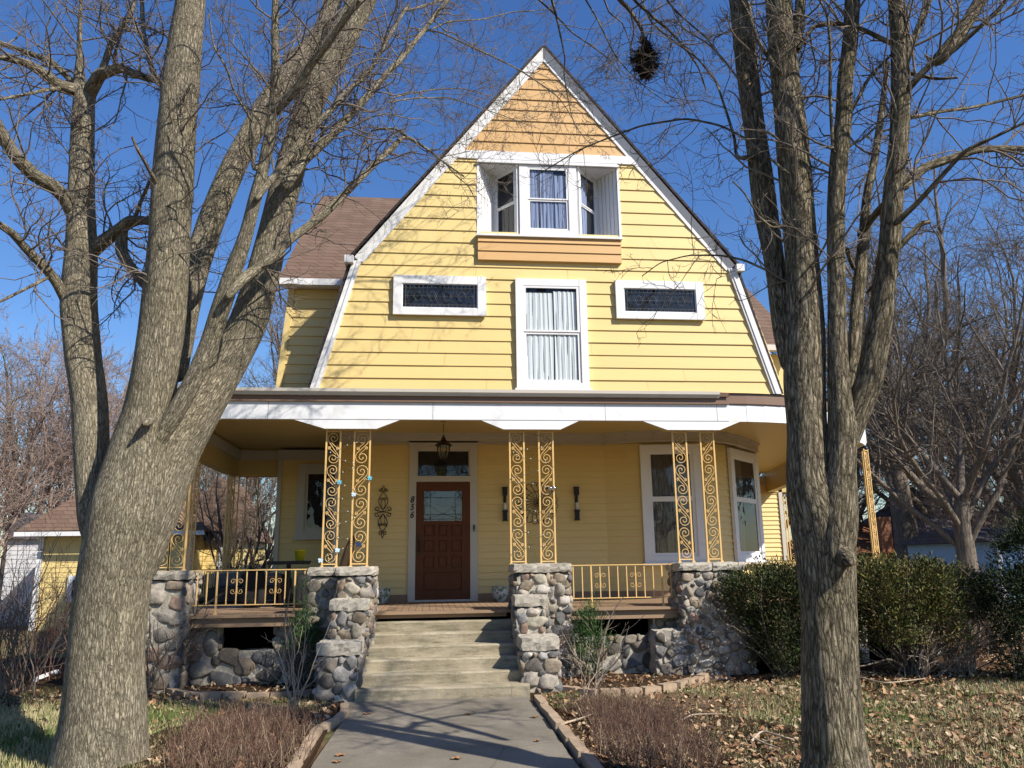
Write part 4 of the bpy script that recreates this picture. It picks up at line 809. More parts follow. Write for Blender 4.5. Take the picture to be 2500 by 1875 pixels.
# butterfly ornaments, solar panel, string lights
TEAL = mat('teal_butterfly_paint', (.10, .42, .55), .5); PALE = mat('pale_blue_butterfly_paint', (.50, .66, .75), .5)
def butterfly(u, v_, m_, lab, k):
    p = at(u, v_, YC-.03); b = MB()
    for s in (1, -1):
        for (q, r, w_) in ((40, .032, .019), (-38, .024, .015)):
            a = R_(q); c_ = (p[0]+s*r*.62*math.cos(a), p[1]-.010, p[2]+r*.62*math.sin(a)); pts = []
            for t_ in np.linspace(0, 6.283, 12, endpoint=False):
                lx_, lz_ = r*.62*math.cos(t_), w_*math.sin(t_); pts.append((c_[0]+s*(lx_*math.cos(a)-lz_*math.sin(a)), c_[1]-.008*abs(math.cos(t_))+.004*k, c_[2]+lx_*math.sin(a)+lz_*math.cos(a)))
            b.add(pts+[(x, y+.003, z) for x, y, z in pts], [tuple(range(12)), tuple(range(23, 11, -1))]+[(i, i+12, (i+1) % 12+12, (i+1) % 12) for i in range(12)])
    b.tubes(np.array([[(p[0], p[1]-.006, p[2]-.02), (p[0], p[1]-.008, p[2]), (p[0], p[1]-.006, p[2]+.02)]]), np.array([[.002, .005, .003]]), 6, cap=True)
    one(b, 'butterfly_ornament', m_, lab, 'butterfly ornament', 'butterfly ornaments clipped to the iron columns', loc=tuple(p))
butterfly(829, 1178, TEAL, 'teal butterfly ornament on the right post of the leftmost column panel beside the steps', 0)
butterfly(903, 1168, TEAL, 'teal butterfly ornament highest on the second column panel, on its right post', 1)
butterfly(864, 1208, PALE, 'pale blue butterfly ornament on the left post of the second column panel', 0)
butterfly(824, 1344, PALE, 'white butterfly ornament low on the right post of the leftmost column panel', 1)
butterfly(783, 1369, PALE, 'pale butterfly ornament at the foot of the leftmost column panel', 0)
p = at(876, 1329, YC-.03); b = MB(); b.frame((p[0], p[1]), R_(8)); b.box(-.035, .035, 0, .012, p[2]-.03, p[2]+.03); b.box(-.03, .03, .012, .014, p[2]-.025, p[2]+.025); b.M = None
one(b, 'solar_panel', mat('solar_cell', (.01, .03, .09), .2, .6), 'small dark blue solar panel clipped low on the second column panel', 'solar panel', loc=tuple(p))
p = at(1348, 1192, YC-.03); b = MB()
for dx, s_ in ((-.025, .022), (.02, .028)): b.add(IV*np.array([s_*1.3, s_, s_])+p+np.array([dx, 0, 0]), IF, smooth=True)
one(b, 'silver_bird_ornament', mat('polished_silver', (.6, .6, .62), .15, .5, 1.0), 'small shiny silver ornament clipped to the column right of the steps', 'ornament', loc=tuple(p))
STR = mat('green_light_wire', (.10, .09, .05), .6)
def string(u0, u1, lab, seed):
    r = random.Random(seed); b = MB(); pts = []; xa, xb = at(u0, 1200, YC)[0], at(u1, 1200, YC)[0]
    for i in range(90):
        q = i/89; pts.append((xa+(xb-xa)*(.5+.5*math.sin(q*31+r.uniform(-.3, .3))), YC-.02-.012*math.cos(q*31*1.7), 3.25-1.7*q+.02*r.uniform(-1, 1)))
    P = crv(pts, 200); t = thing('string_lights', lab, 'string lights', tuple(pts[0]), 'light strings wound round the iron columns'); b.tubes(P[None], np.full((1, 200), .0022), 4); b.build('wire', STR, t); s = MB()
    for i in range(5, 200, 6):
        c_ = P[i]+np.array([r.uniform(-.01, .01), -.004, r.uniform(-.01, .01)]); s.add(IVs*np.array([.006, .005, .009])+c_, IFs)
    s.build('bulbs', WHC, t)
IVs, IFs = ico(1)
string(800, 870, 'thin wire of tiny bulbs wound round the columns left of the steps', 3); string(1245, 1355, 'thin wire of tiny bulbs wound round the columns right of the steps', 5)
# crystal stakes, broken pane, downspout piece, fallen sticks
CRY = mat('clear_crystal', (.8, .8, .85), .05, .8); CRY.node_tree.nodes['Principled BSDF'].inputs['Metallic'].default_value = .7
for k, (u, v_, z) in enumerate(((787, 1600, .35), (1365, 1600, .38))):
    g = gd(u, 1690); y = (-3.3, -3.25)[k]; x = at(u, v_, y)[0]; b = MB()
    b.bar((x, y, 0), (x, y, z+.1), .004)
    for i in range(7): b.add(IVs*.012+np.array([x+.05*math.sin(i*2.2), y-.03+.03*math.cos(i), z-.10+i*.055*(1 if k == 0 else .6)]), IFs); b.bar((x, y, z-.1+i*.05*(1 if k == 0 else .6)), (x+.05*math.sin(i*2.2), y-.03+.03*math.cos(i), z-.10+i*.055*(1 if k == 0 else .6)), .0015)
    one(b, 'garden_light', CRY, ('crystal bead garden light left of the left stair pier', 'crystal bead garden light right of the right stair pier')[k], 'garden light', loc=(x, y, 0))
b = MB(); pa, pb = gd(85, 1668), gd(140, 1650); b.tubes(np.array([[pa+[0, 0, .04], (pa+pb)/2+[0, 0, .05], pb+[0, 0, .05]]]), np.array([[.04]*3]), 4, cap=True, smooth=False)
one(b, 'downspout_piece', WHT2, 'white metal downspout piece lying on the ground at the far left', 'downspout', loc=tuple(pa))
def gx(*uv): return [tuple(gd(u, v_)+np.array([0, 0, .03+.012*i])) for i, (u, v_) in enumerate(uv)]
STK = mat('bleached_stick', (.42, .34, .24), .8)
for k, (pts, lab) in enumerate(((gx((1660, 1770), (1690, 1755), (1765, 1758)), 'pale curved stick lying on the lawn just right of the brown stems'), (gx((1835, 1808), (1865, 1828), (1905, 1845)), 'bleached forked stick lying left of the right tree trunk'), (gx((1835, 1820), (1860, 1795), (1940, 1825)), 'long pale stick crossing the forked stick near the right tree trunk'), (gx((1375, 1775), (1410, 1768), (1450, 1757)), 'thick pale stick lying among leaves right of the path'), (gx((2100, 1660), (2160, 1678), (2260, 1668)), 'thin pale stick lying before the bare shrub right of the right tree'))):
    b = MB(); P = crv(pts, 12); b.tubes(P[None], np.linspace(.012, .005, 12)[None], 6, cap=True); 
    if k == 1: q = P[5]; b.bar(tuple(q), tuple(q+np.array([.12, -.10, .05])), .005)
    one(b, 'fallen_stick', STK, lab, 'stick', 'sticks fallen on the lawn', loc=tuple(P[0]))
# ------------------------------------------------------------------ vectorised growth
def grow(P0, D0, L, Rd, nseg, wig, up, droop=0.0):
    n = len(P0); P = np.zeros((n, nseg+1, 3)); P[:, 0] = P0; D = D0/np.linalg.norm(D0, axis=1, keepdims=True); st = (L/nseg)[:, None]; Ds = []
    for k in range(nseg):
        D = D+rng.normal(0, wig, (n, 3)); D[:, 2] += up-droop*(k/nseg); D /= np.linalg.norm(D, axis=1, keepdims=True); P[:, k+1] = P[:, k]+D*st; Ds.append(D.copy())
    return P, np.stack(Ds, 1)
def spawn(P, Rd, L, per, ang, lr, rr, t0=.2, t1=1.0, jit=.3):
    n, m, _ = P.shape; k = np.maximum(0, np.round(per*np.ones(n)+rng.uniform(-.5, .5, n))).astype(int); idx = np.repeat(np.arange(n), k); q = len(idx)
    t = rng.uniform(t0, t1, q); f = t*(m-1); i = np.minimum(f.astype(int), m-2); fr = (f-i)[:, None]
    p = P[idx, i]*(1-fr)+P[idx, i+1]*fr; d = P[idx, i+1]-P[idx, i]; d /= np.linalg.norm(d, axis=1, keepdims=True)+1e-9
    r = rng.normal(0, 1, (q, 3)); r -= (r*d).sum(1, keepdims=True)*d; r /= np.linalg.norm(r, axis=1, keepdims=True)+1e-9
    a = ang*(1+rng.normal(0, .25, q))[:, None]; D = d*np.cos(a)+r*np.sin(a)
    Lc = L[idx]*lr*(1.15-.75*t)*(1+rng.uniform(-jit, jit, q)); rp = Rd[idx, i]*(1-fr[:, 0])+Rd[idx, i+1]*fr[:, 0]
    return p, D, Lc, rp*rr
def taper(r0, n, e): return r0[:, None]*np.linspace(1, e, n)
# ------------------------------------------------------------------ the two traced maples
def trace(pts, scale, ox, oy, y0, y1, n=None, lean=0.0):
    q = np.array(pts, float); k = len(q); n = n or max(10, k*7); tt = np.linspace(0, 1, k); q2 = np.stack([ox+q[:, 0]/scale, oy+q[:, 1]/scale, q[:, 2]/scale], 1)
    C = crv(q2, n); Y = np.linspace(y0, y1, n); P = np.array([at(u, v_, y) for (u, v_, _), y in zip(C, Y)])
    return P, C[:, 2]/2*((P-CAM)@AF)/F_PX
def blunt(P, Rr):
    d = P[0]-P[2]; d /= np.linalg.norm(d); r = Rr[0]; return np.concatenate([[P[0]+d*r*1.6, P[0]+d*r*1.3, P[0]+d*r*.7], P]), np.concatenate([[r*.02, r*.5, r*.85], Rr])
def z1(pts, y0, y1, **k): return trace(pts, 1.765, 0, 0, y0, y1, **k)
def z2(pts, y0, y1, **k): return trace(pts, 1.765, 1250, 0, y0, y1, **k)
def z3(pts, y0, y1, **k): return trace(pts, 1.765, 0, 935, y0, y1, **k)
def z4(pts, y0, y1, **k): return trace(pts, 1.765, 1250, 935, y0, y1, **k)
def z5(pts, y0, y1, **k): return trace(pts, 3.16, 1000, 0, y0, y1, **k)
def extend(P, Rr, L, up=.04, wig=.05, n=12, end=.25):
    d = P[-1]-P[-4]; d /= np.linalg.norm(d); Q, _ = grow(P[-1:], d[None], np.array([L]), None, n, wig, up); r = np.linspace(Rr[-1], Rr[-1]*end, n+1)
    return np.concatenate([P, Q[0][1:]]), np.concatenate([Rr, r[1:]])
def make_tree(name, label, base, trunks, limbs, bark, per, crown_lab=None, seed=1, parts=None, keep=None, twigm=TW):
    T = thing(name, label, 'tree', base); trunks = [trunks[0]]+[blunt(*q) for q in trunks[1:]]; limbs = [blunt(*q) for q in limbs]
    for k, (P, Rr) in enumerate(trunks):
        b = MB(); n = max(len(P)*4, 60); d = np.linspace(0, len(P)-1, n); P2 = np.stack([np.interp(d, np.arange(len(P)), P[:, i]) for i in range(3)], 1); r2 = np.interp(d, np.arange(len(P)), Rr)
        for _ in range(4): P2[1:-1] = (P2[:-2]+2*P2[1:-1]+P2[2:])/4; r2[1:-1] = (r2[:-2]+2*r2[1:-1]+r2[2:])/4
        b.tubes(P2[None], r2[None], 40 if Rr.max() > .1 else 16, lump=.022 if Rr.max() > .1 else .05)
        b.build('trunk' if k == 0 else 'stem', bark, T, bark=True)
    b = MB()
    for P, Rr in limbs: b.tubes(P[None], Rr[None], 12, lump=.06)
    lm = b.build('limbs', bark, T, bark=True)
    b = MB(); src = [(P, Rr, 1.0) for P, Rr in limbs]+[(P, Rr, .5) for P, Rr in trunks]
    A = [[], [], [], []]
    for P, Rr, wt in src:
        L = np.linalg.norm(np.diff(P, axis=0), axis=1).sum()
        if L < .6: continue
        t0 = .12 if wt == 1 else .55
        p, D, Lc, r = spawn(P[None], Rr[None], np.array([1.0]), per*L*wt, R_(55), 1.0, .45, t0, 1.0)
        A[0].append(p); A[1].append(D); A[2].append(np.clip(Lc*rng.uniform(.5, 1.5, len(Lc))*1.1, .25, 2.0)); A[3].append(np.clip(r, .0035, .010))
    p, D, Lc, r = [np.concatenate(a) for a in A]; D[:, 2] += .10
    if keep is not None: m_ = keep(p); p, D, Lc, r = p[m_], D[m_], Lc[m_], r[m_]
    G, _ = grow(p, D, Lc, r, 9, .22, .03); RG = taper(r, 10, .4); b.tubes(G, RG, 5)
    p, D, Lc, r = spawn(G, RG, Lc, 5, R_(50), .55, .6, .15, 1.0); G2, _ = grow(p, D, Lc, r, 6, .26, .03); R2 = taper(np.clip(r, .0028, .02), 7, .5); b.tubes(G2, R2, 4)
    p, D, Lc, r = spawn(G2, R2, Lc, 4, R_(48), .5, .7, .2, 1.0); G3, _ = grow(p, D, np.clip(Lc, .05, .5), r, 4, .25, .04); R3 = taper(np.clip(r, .0022, .006), 5, .55); b.tubes(G3, R3, 3)
    b.build('crown', twigm, T); print(name, len(G), len(G2), len(G3)); return T
YL = -6.45
# left maple
base = gd(235, 1862); bl = (base[0], YL, -.03)
tr = trace([(222, 1700, 270), (212, 1660, 205), (222, 1560, 178), (230, 1400, 154), (248, 1250, 148), (262, 1180, 152), (280, 1100, 158), (294, 1030, 140), (305, 960, 118), (319, 900, 102), (335, 800, 94), (350, 700, 92), (368, 500, 87), (374, 400, 85), (380, 300, 82), (388, 200, 78), (398, 100, 68), (412, 0, 60)], .8848, 0, 0, YL, YL-.1, n=90)
tr = extend(*tr, 3.6, .05, .04)
C = z1([(560, 2400, 270), (620, 2200, 290), (682, 2020, 285), (742, 1900, 258), (825, 1785, 225), (905, 1670, 195), (995, 1530, 172), (1066, 1400, 156), (1130, 1200, 138), (1182, 1000, 130), (1230, 800, 124), (1288, 600, 118), (1345, 400, 126), (1455, 200, 128), (1560, 0, 112)], YL+.05, YL+.9, n=70); C = extend(*C, 3.6, .05, .05)
Bs = z1([(770, 1600, 70), (785, 1480, 95), (805, 1330, 108), (842, 1150, 112), (905, 960, 108), (1005, 720, 100), (1125, 490, 92), (1285, 265, 94), (1400, 130, 80), (1450, -40, 70)], YL+.25, YL+1.6, n=50); Bs = extend(*Bs, 2.5, .06, .05)
E_ = z3([(395, 690, 60), (392, 600, 110), (402, 500, 138), (398, 300, 142), (390, 100, 142), (372, -20, 142), (356, -100, 146), (340, -310, 148), (340, -350, 146), (350, -560, 126), (345, -760, 110), (355, -960, 98), (362, -1160, 88), (362, -1260, 80)], YL+.05, YL+.95, n=70)
Dd = z1([(650, 1960, 60), (700, 1860, 75), (780, 1740, 80), (830, 1640, 80), (905, 1480, 80), (962, 1300, 76), (1012, 1150, 70), (1062, 1010, 60), (1100, 850, 56), (1132, 740, 50), (1157, 600, 46), (1180, 450, 42), (1187, 300, 38), (1186, 100, 30), (1190, -20, 28)], YL-.10, YL-.55, n=60); Dd = extend(*Dd, 2.5, .05, .05)
limbs = [z1([(1110, 850, 26), (1250, 670, 30), (1300, 600, 28), (1400, 500, 24), (1480, 410, 22), (1600, 300, 18), (1690, 130, 15), (1760, 20, 12)], YL-.45, YL+.6),
 z1([(1240, 790, 50), (1300, 700, 42), (1400, 610, 36), (1560, 440, 31), (1650, 340, 27), (1750, 230, 24), (1850, 100, 20), (1930, 0, 17)], YL+.1, YL+1.2),
 z1([(990, 1270, 36), (1050, 1200, 42), (1150, 1130, 45), (1250, 1030, 38), (1390, 930, 34), (1500, 820, 30), (1600, 720, 28), (1680, 650, 24), (1742, 580, 18), (1840, 640, 11), (1900, 690, 9), (2000, 760, 6)], YL-.4, YL+1.6, n=60),
 z1([(1742, 580, 14), (1700, 552, 10), (1600, 560, 8), (1560, 640, 6)], YL+1.0, YL+1.0),
 z1([(1130, 700, 12), (1092, 740, 18), (1090, 600, 14), (1080, 510, 12), (1010, 400, 10), (980, 300, 9), (920, 200, 8), (900, 60, 6)], YL-.4, YL-.9),
 z1([(1180, 480, 42), (1290, 370, 36), (1330, 290, 33), (1420, 180, 30), (1480, 90, 28), (1545, 0, 26)], YL-.45, YL-1.0),
 z1([(365, 400, 80), (345, 370, 50), (342, 250, 22), (345, 100, 18), (350, 0, 15)], YL+.95, YL+.8), z1([(380, 410, 60), (430, 320, 52), (520, 290, 42), (560, 310, 36), (640, 340, 30), (690, 350, 22)], YL+.95, YL+.2),
 z1([(400, 370, 30), (450, 280, 28), (480, 180, 24), (560, 70, 18), (590, -30, 14)], YL+.95, YL+.9),
 z1([(350, 400, 56), (250, 370, 52), (180, 310, 45), (110, 270, 34), (0, 245, 26), (-80, 240, 20)], YL+.95, YL+.1), z1([(250, 380, 20), (180, 390, 16), (100, 410, 13), (0, 428, 12)], YL+.5, YL-.2), z1([(310, 350, 26), (220, 262, 25), (130, 230, 24), (0, 185, 22), (-90, 150, 16)], YL+.95, YL+.8),
 z1([(310, 920, 60), (275, 850, 60), (225, 800, 60), (150, 760, 58), (80, 690, 54), (30, 620, 50), (0, 560, 48), (-60, 440, 40)], YL+.65, YL-.1), z1([(280, 1290, 48), (245, 1220, 44), (200, 1160, 40), (120, 1080, 35), (50, 1000, 31), (-10, 962, 28), (-80, 940, 20)], YL+.5, YL-.4), z1([(200, 1200, 14), (100, 1250, 12), (0, 1300, 12), (-60, 1310, 8)], YL, YL-.3),
 z1([(400, 1075, 70), (440, 1045, 58), (500, 1000, 50), (560, 950, 46), (620, 948, 36), (670, 960, 26)], YL+.65, YL+.4), z1([(525, 990, 50), (520, 1080, 50), (540, 1120, 46), (580, 1175, 42), (650, 1260, 36)], YL+.6, YL+.4), z1([(578, 950, 18), (610, 860, 15), (640, 790, 12), (655, 760, 8)], YL+.6, YL+.5),
 z1([(700, 820, 26), (675, 790, 20), (630, 710, 16), (590, 640, 14), (568, 590, 10)], YL-.15, YL-.6), z1([(700, 370, 32), (672, 350, 26), (650, 280, 22), (620, 150, 20), (610, 0, 18)], YL, YL+.5),
 z5([(0, 215, 10), (250, 250, 14), (450, 350, 14), (650, 440, 13), (850, 540, 11), (1000, 640, 10), (1150, 750, 8), (1220, 850, 7), (1330, 1050, 5), (1400, 1110, 4)], YL+1.8, YL+2.6), z5([(-150, 760, 12), (0, 720, 11), (200, 690, 10), (400, 680, 8), (600, 740, 6), (700, 750, 4)], YL+1, YL+1.8), z5([(-150, 790, 12), (0, 760, 11), (300, 750, 10), (450, 800, 8), (600, 850, 7), (800, 920, 5), (930, 970, 4)], YL+.8, YL+2),
 z5([(-20, 85, 20), (150, 30, 18), (300, -10, 14)], YL+1, YL+1.4), z5([(0, 290, 14), (160, 230, 13), (300, 165, 12), (560, 150, 10), (800, 92, 8), (1000, 80, 6), (1130, 60, 4)], YL+1.2, YL+2.4),
 z5([(130, 1150, 10), (250, 1230, 10), (350, 1350, 8), (450, 1430, 7), (520, 1560, 5)], YL+1.7, YL+1.9)]
make_tree('maple_tree', 'large grey barked maple at the left, its leaning trunk splitting into several tall bare stems', bl, [tr, C, Bs, E_, Dd], limbs+[z3([(640, 165, 40), (628, 172, 34), (620, 176, 22), (612, 178, 8)], YL-.30, YL-.42)], BARK, 8.5)
# right maple
YRt = -8.6; base = at(2050, 1880, YRt)
tr = z4([(1412, 1760, 420), (1405, 1700, 330), (1400, 1640, 268), (1388, 1500, 248), (1384, 1400, 242), (1372, 1200, 236), (1365, 1000, 232), (1352, 800, 244), (1338, 620, 262), (1300, 500, 230), (1278, 400, 190), (1270, 200, 165), (1258, 0, 175), (1262, -130, 172), (1265, -260, 160), (1256, -460, 142), (1243, -650, 132), (1224, -850, 132), (1204, -1050, 134), (1182, -1250, 122), (1166, -1450, 118), (1148, -1660, 108)], YRt, YRt+.1, n=110); tr = extend(*tr, 4.0, .05, .04)
F1 = z2([(1185, 1560, 60), (1172, 1440, 90), (1152, 1300, 92), (1128, 1100, 90), (1092, 900, 93), (1068, 700, 93), (1038, 500, 94), (1013, 300, 90), (990, 100, 90), (975, -10, 88)], YRt+.14, YRt+.60, n=60); F1 = extend(*F1, 3.5, .04, .05)
G_ = z4([(1385, 900, 90), (1392, 760, 150), (1398, 620, 170), (1408, 500, 150), (1412, 400, 128), (1425, 200, 118), (1410, 0, 90), (1402, -200, 80), (1396, -560, 74), (1396, -760, 72), (1408, -960, 76), (1430, -1150, 70), (1434, -1300, 66), (1458, -1460, 64), (1468, -1660, 62)], YRt-.08, YRt-.1, n=80); G_ = extend(*G_, 3.2, .05, .05)
Hh = z4([(1400, 520, 60), (1420, 330, 90), (1460, 220, 100), (1505, 80, 110), (1538, 0, 112), (1586, -260, 98), (1612, -460, 84), (1637, -660, 86), (1650, -860, 84), (1668, -1060, 82), (1675, -1260, 80), (1672, -1410, 72), (1662, -1560, 66), (1655, -1660, 64)], YRt+.0, YRt-.3, n=80); Hh = extend(*Hh, 3.2, .05, .05)
I_ = z2([(1455, 1650, 46), (1472, 1540, 52), (1482, 1400, 56), (1492, 1280, 54), (1505, 1150, 52), (1520, 1000, 48), (1526, 850, 36), (1560, 700, 32), (1590, 500, 28), (1618, 270, 20)], YRt+.25, YRt+.6, n=50)
shade_limbs = []  # out-of-view limbs added to throw dappled shade on the steps
for p_, d_, L_ in (((3.7, -8.7, 5.2), (1, -.1, .9), 4.0), ((4.0, -8.8, 6.4), (.9, -.5, 1.0), 3.6), ((3.9, -8.9, 6.0), (1, .35, .5), 3.8), ((3.2, -9.0, 7.4), (.2, -.6, 1), 3.2), ((3.0, -8.8, 6.8), (-.5, -.5, 1.2), 3.4)):
    Q_, _ = grow(np.array([p_]), np.array([d_], float), np.array([L_]), None, 16, .10, .05); shade_limbs.append((Q_[0], np.linspace(.055, .012, 17)))
limbs = shade_limbs+[z2([(1222, 200, 60), (1238, 80, 50), (1245, 0, 42), (1250, -60, 38)], YRt+.05, YRt), z2([(1385, 660, 18), (1378, 560, 15), (1370, 400, 14), (1372, 200, 13), (1360, 60, 12), (1320, -10, 10)], YRt-.1, YRt-.3), z2([(1455, 490, 16), (1540, 330, 14), (1632, 238, 12)], YRt-.1, YRt-.2),
 z2([(1505, 1000, 30), (1560, 930, 30), (1590, 895, 34), (1620, 870, 34)], YRt+.25, YRt), z2([(1690, 800, 46), (1780, 720, 40), (1900, 680, 36), (2000, 645, 31), (2120, 640, 26), (2206, 640, 22), (2330, 620, 18)], YRt-.15, YRt+.2, n=50),
 z2([(1660, 955, 28), (1750, 870, 22), (1850, 760, 20), (1950, 650, 17), (2080, 590, 14), (2206, 530, 12), (2330, 470, 8)], YRt-.3, YRt-.9, n=50), z2([(1690, 240, 44), (1740, 150, 32), (1780, 50, 31), (1800, -20, 30)], YRt-.25, YRt-.1),
 z2([(1710, 380, 30), (1800, 280, 25), (1900, 220, 22), (2000, 130, 20), (2100, 40, 18), (2140, -20, 16)], YRt-.3, YRt-.7), z2([(1650, 195, 22), (1500, 120, 18), (1400, 100, 18), (1300, 110, 18), (1235, 210, 18)], YRt-.2, YRt), z2([(1700, 310, 20), (1740, 322, 18), (1830, 340, 14), (1920, 335, 10)], YRt-.25, YRt-.4),
 z2([(1700, 510, 18), (1850, 480, 15), (1980, 465, 14), (2206, 410, 12), (2300, 380, 8)], YRt-.2, YRt+.4), z2([(1665, 1065, 28), (1730, 1000, 26), (1760, 965, 22), (1800, 955, 18)], YRt-.15, YRt-.2), z2([(1690, 1560, 10), (1740, 1420, 8), (1850, 1340, 6)], YRt-.2, YRt-.4) if False else z2([(1640, 1150, 16), (1560, 1230, 14), (1530, 1260, 10)], YRt, YRt+.2),
 z2([(1470, 1150, 20), (1455, 1110, 22), (1445, 1075, 22), (1430, 1070, 14)], YRt+.25, YRt+.2),
 z2([(1030, 680, 26), (965, 682, 13), (960, 600, 12), (920, 470, 10), (880, 350, 9), (800, 250, 8), (700, 180, 8), (600, 100, 8), (560, 0, 7)], YRt+.3, YRt+1.5, n=50),
 z2([(1190, 748, 14), (1120, 690, 10), (1050, 620, 9), (900, 540, 9), (750, 510, 9), (560, 540, 8), (400, 600, 7), (280, 650, 6), (100, 760, 4)], YRt-.1, YRt+2.2, n=60), z2([(1170, 975, 12), (1120, 980, 9), (1060, 930, 8), (1000, 830, 7), (950, 780, 5)], YRt-.1, YRt-.2),
 z2([(1110, 1170, 10), (1000, 1120, 9), (900, 1100, 8), (760, 1100, 6), (640, 1130, 5), (560, 1190, 4)], YRt+.2, YRt+1.4, n=40), z2([(1150, 310, 20), (1060, 180, 17), (1030, 80, 16), (980, -10, 15)], YRt, YRt+.2),
 z5([(1080, -60, 22), (1130, 120, 18), (1170, 300, 14), (1200, 450, 12), (1190, 580, 10), (1210, 700, 8), (1240, 850, 6), (1270, 960, 4)], YRt+1.8, YRt+2.6), z5([(1560, -80, 40), (1620, 0, 36), (1700, 80, 32), (1780, 200, 28), (1830, 350, 24), (1850, 470, 14)], YRt+1.4, YRt+1.6), z5([(930, -60, 16), (1000, 0, 15), (1130, 120, 13), (1250, 250, 12), (1400, 350, 10), (1560, 470, 8), (1640, 600, 5)], YRt+1.8, YRt+2.4),
 z5([(1330, -60, 16), (1360, 0, 14), (1440, 130, 12), (1530, 320, 11), (1600, 450, 10), (1700, 560, 8), (1850, 700, 7), (2000, 800, 5)], YRt+1.6, YRt+2.0), z5([(1700, -40, 26), (1750, 20, 24), (1900, 150, 22), (2020, 250, 18), (2150, 400, 16), (2230, 520, 12), (2290, 700, 8)], YRt+1.3, YRt+1.6),
 z5([(1480, -60, 14), (1540, 100, 11), (1640, 170, 9), (1700, 330, 7), (1720, 460, 5)], YRt+1.7, YRt+2), z5([(1950, -60, 20), (2030, 60, 17), (2160, 180, 14), (2300, 300, 12), (2420, 480, 8)], YRt+1.2, YRt+1.4)]
make_tree('maple_tree', 'dark furrowed maple at the right splitting into a fan of upright bare stems', (base[0], YRt, -.03), [tr, F1, G_, Hh, I_], limbs+[z4([(1400, 700, 60), (1425, 725, 76), (1448, 752, 68), (1454, 768, 55), (1456, 776, 30), (1457, 780, 4)], YRt-.10, YRt-.30)], BARKR, 5.4)
# squirrel nest
def spray(b, C, N_, n, L, W_, cols, up=.35, spread=.055):
    """n small leaf sprays round each centre C with outward normal N_"""
    k = len(C); idx = np.repeat(np.arange(k), n); q = len(idx); P = C[idx]+rng.normal(0, spread, (q, 3)); D = N_[idx]+rng.normal(0, .55, (q, 3)); D[:, 2] += up; D /= np.linalg.norm(D, axis=1, keepdims=True)
    S = np.cross(D, rng.normal(0, 1, (q, 3))); S /= np.linalg.norm(S, axis=1, keepdims=True); l = L*rng.uniform(.5, 1.3, (q, 1)); w_ = W_*rng.uniform(.6, 1.3, (q, 1))
    V = np.stack([P-S*w_*.3, P+D*l*.55-S*w_, P+D*l, P+D*l*.5+S*w_], 1).reshape(-1, 3); F = np.arange(q*4).reshape(-1, 4)
    ci = rng.integers(0, len(cols), k)[idx]; col = np.array(cols)[ci]*rng.uniform(.75, 1.25, (q, 1)); b.add(V, F, np.repeat(col, 4, axis=0))
p = at(1250+577/1.765, 258/1.765, YRt+1.55); b = MB(); n = 900
d = rng.normal(0, 1, (n, 3)); d /= np.linalg.norm(d, axis=1, keepdims=True); P0 = p+d*np.array([.05, .055, .135])*rng.uniform(.4, 1.15, (n, 1)); D = rng.normal(0, 1, (n, 3))+np.array([0, 0, -.4])
G, _ = grow(P0, D, rng.uniform(.05, .20, n), None, 3, .6, -.1); b.tubes(G, taper(rng.uniform(.0025, .006, n), 4, .5), 4); spray(b, p+rng.normal(0, 1, (60, 3))*np.array([.03, .03, .085]), rng.normal(0, 1, (60, 3)), 9, .07, .018, [(1, 1, 1)], -.3, .02)
one(b, 'squirrel_nest', mat('dead_leaves_dark', (.03, .02, .012), .95), 'dark shaggy nest of twigs hanging from a branch right of the gable peak', 'nest', loc=tuple(p))
# ------------------------------------------------------------------ background trees
def bgtree(seed, H_, trunkh, nl, spread, r0, twm, name='bare_tree', upb=.10):
    rs = np.random.default_rng(seed); global rng; old = rng; rng = rs
    T = thing(name, 'x', 'tree', (0, 0, 0)); tb, cb = MB(), MB()
    P, _ = grow(np.zeros((1, 3)), np.array([[.03, 0, 1.0]]), np.array([trunkh]), None, 10, .05, .1); Rt = np.linspace(r0*1.25, r0*.8, 11)[None]; tb.tubes(P, Rt, 12, lump=.03); top = P[0, -1]
    a = np.arange(nl)*2.4+rs.uniform(0, 1, nl); D = np.stack([np.cos(a)*spread, np.sin(a)*spread, rs.uniform(.7, 1.3, nl)], 1); p0 = P[0, np.minimum(10, np.linspace(5, 10.9, nl).astype(int))]
    L = (H_-trunkh)*rs.uniform(.75, 1.1, nl); G, _ = grow(p0, D, L, None, 14, .12, upb); Rg = taper(np.full(nl, r0*.5)*rs.uniform(.7, 1.1, nl), 15, .15); tb.tubes(G, Rg, 8, lump=.04)
    tb.build('trunk', twm if twm is TWR else TWB, T)
    p, D, L2, r = spawn(G, Rg, L, 13, R_(45), .42, .5, .15, 1); G2, _ = grow(p, D, L2, r, 8, .2, .06); R2 = taper(np.clip(r, .012, .1), 9, .25); cb.tubes(G2, R2, 5)
    p, D, L3, r = spawn(G2, R2, L2, 6, R_(45), .5, .55, .15, 1); G3, _ = grow(p, D, L3, r, 6, .22, .05); R3 = taper(np.clip(r, .008, .03), 7, .4); cb.tubes(G3, R3, 4)
    p, D, L4, r = spawn(G3, R3, L3, 5, R_(42), .55, .6, .15, 1); G4, _ = grow(p, D, np.clip(L4, .2, 1.1), r, 4, .22, .05); cb.tubes(G4, taper(np.clip(r, .006, .015), 5, .6), 3)
    cb.build('crown', twm, T); rng = old; return T
protos = [bgtree(11, 13, 3.0, 9, .55, .26, TWB), bgtree(12, 15, 5.6, 10, .50, .33, TWB), bgtree(13, 9, 1.2, 14, .45, .12, TWR), bgtree(14, 11, 2.2, 10, .9, .22, TWB)]
used = set()
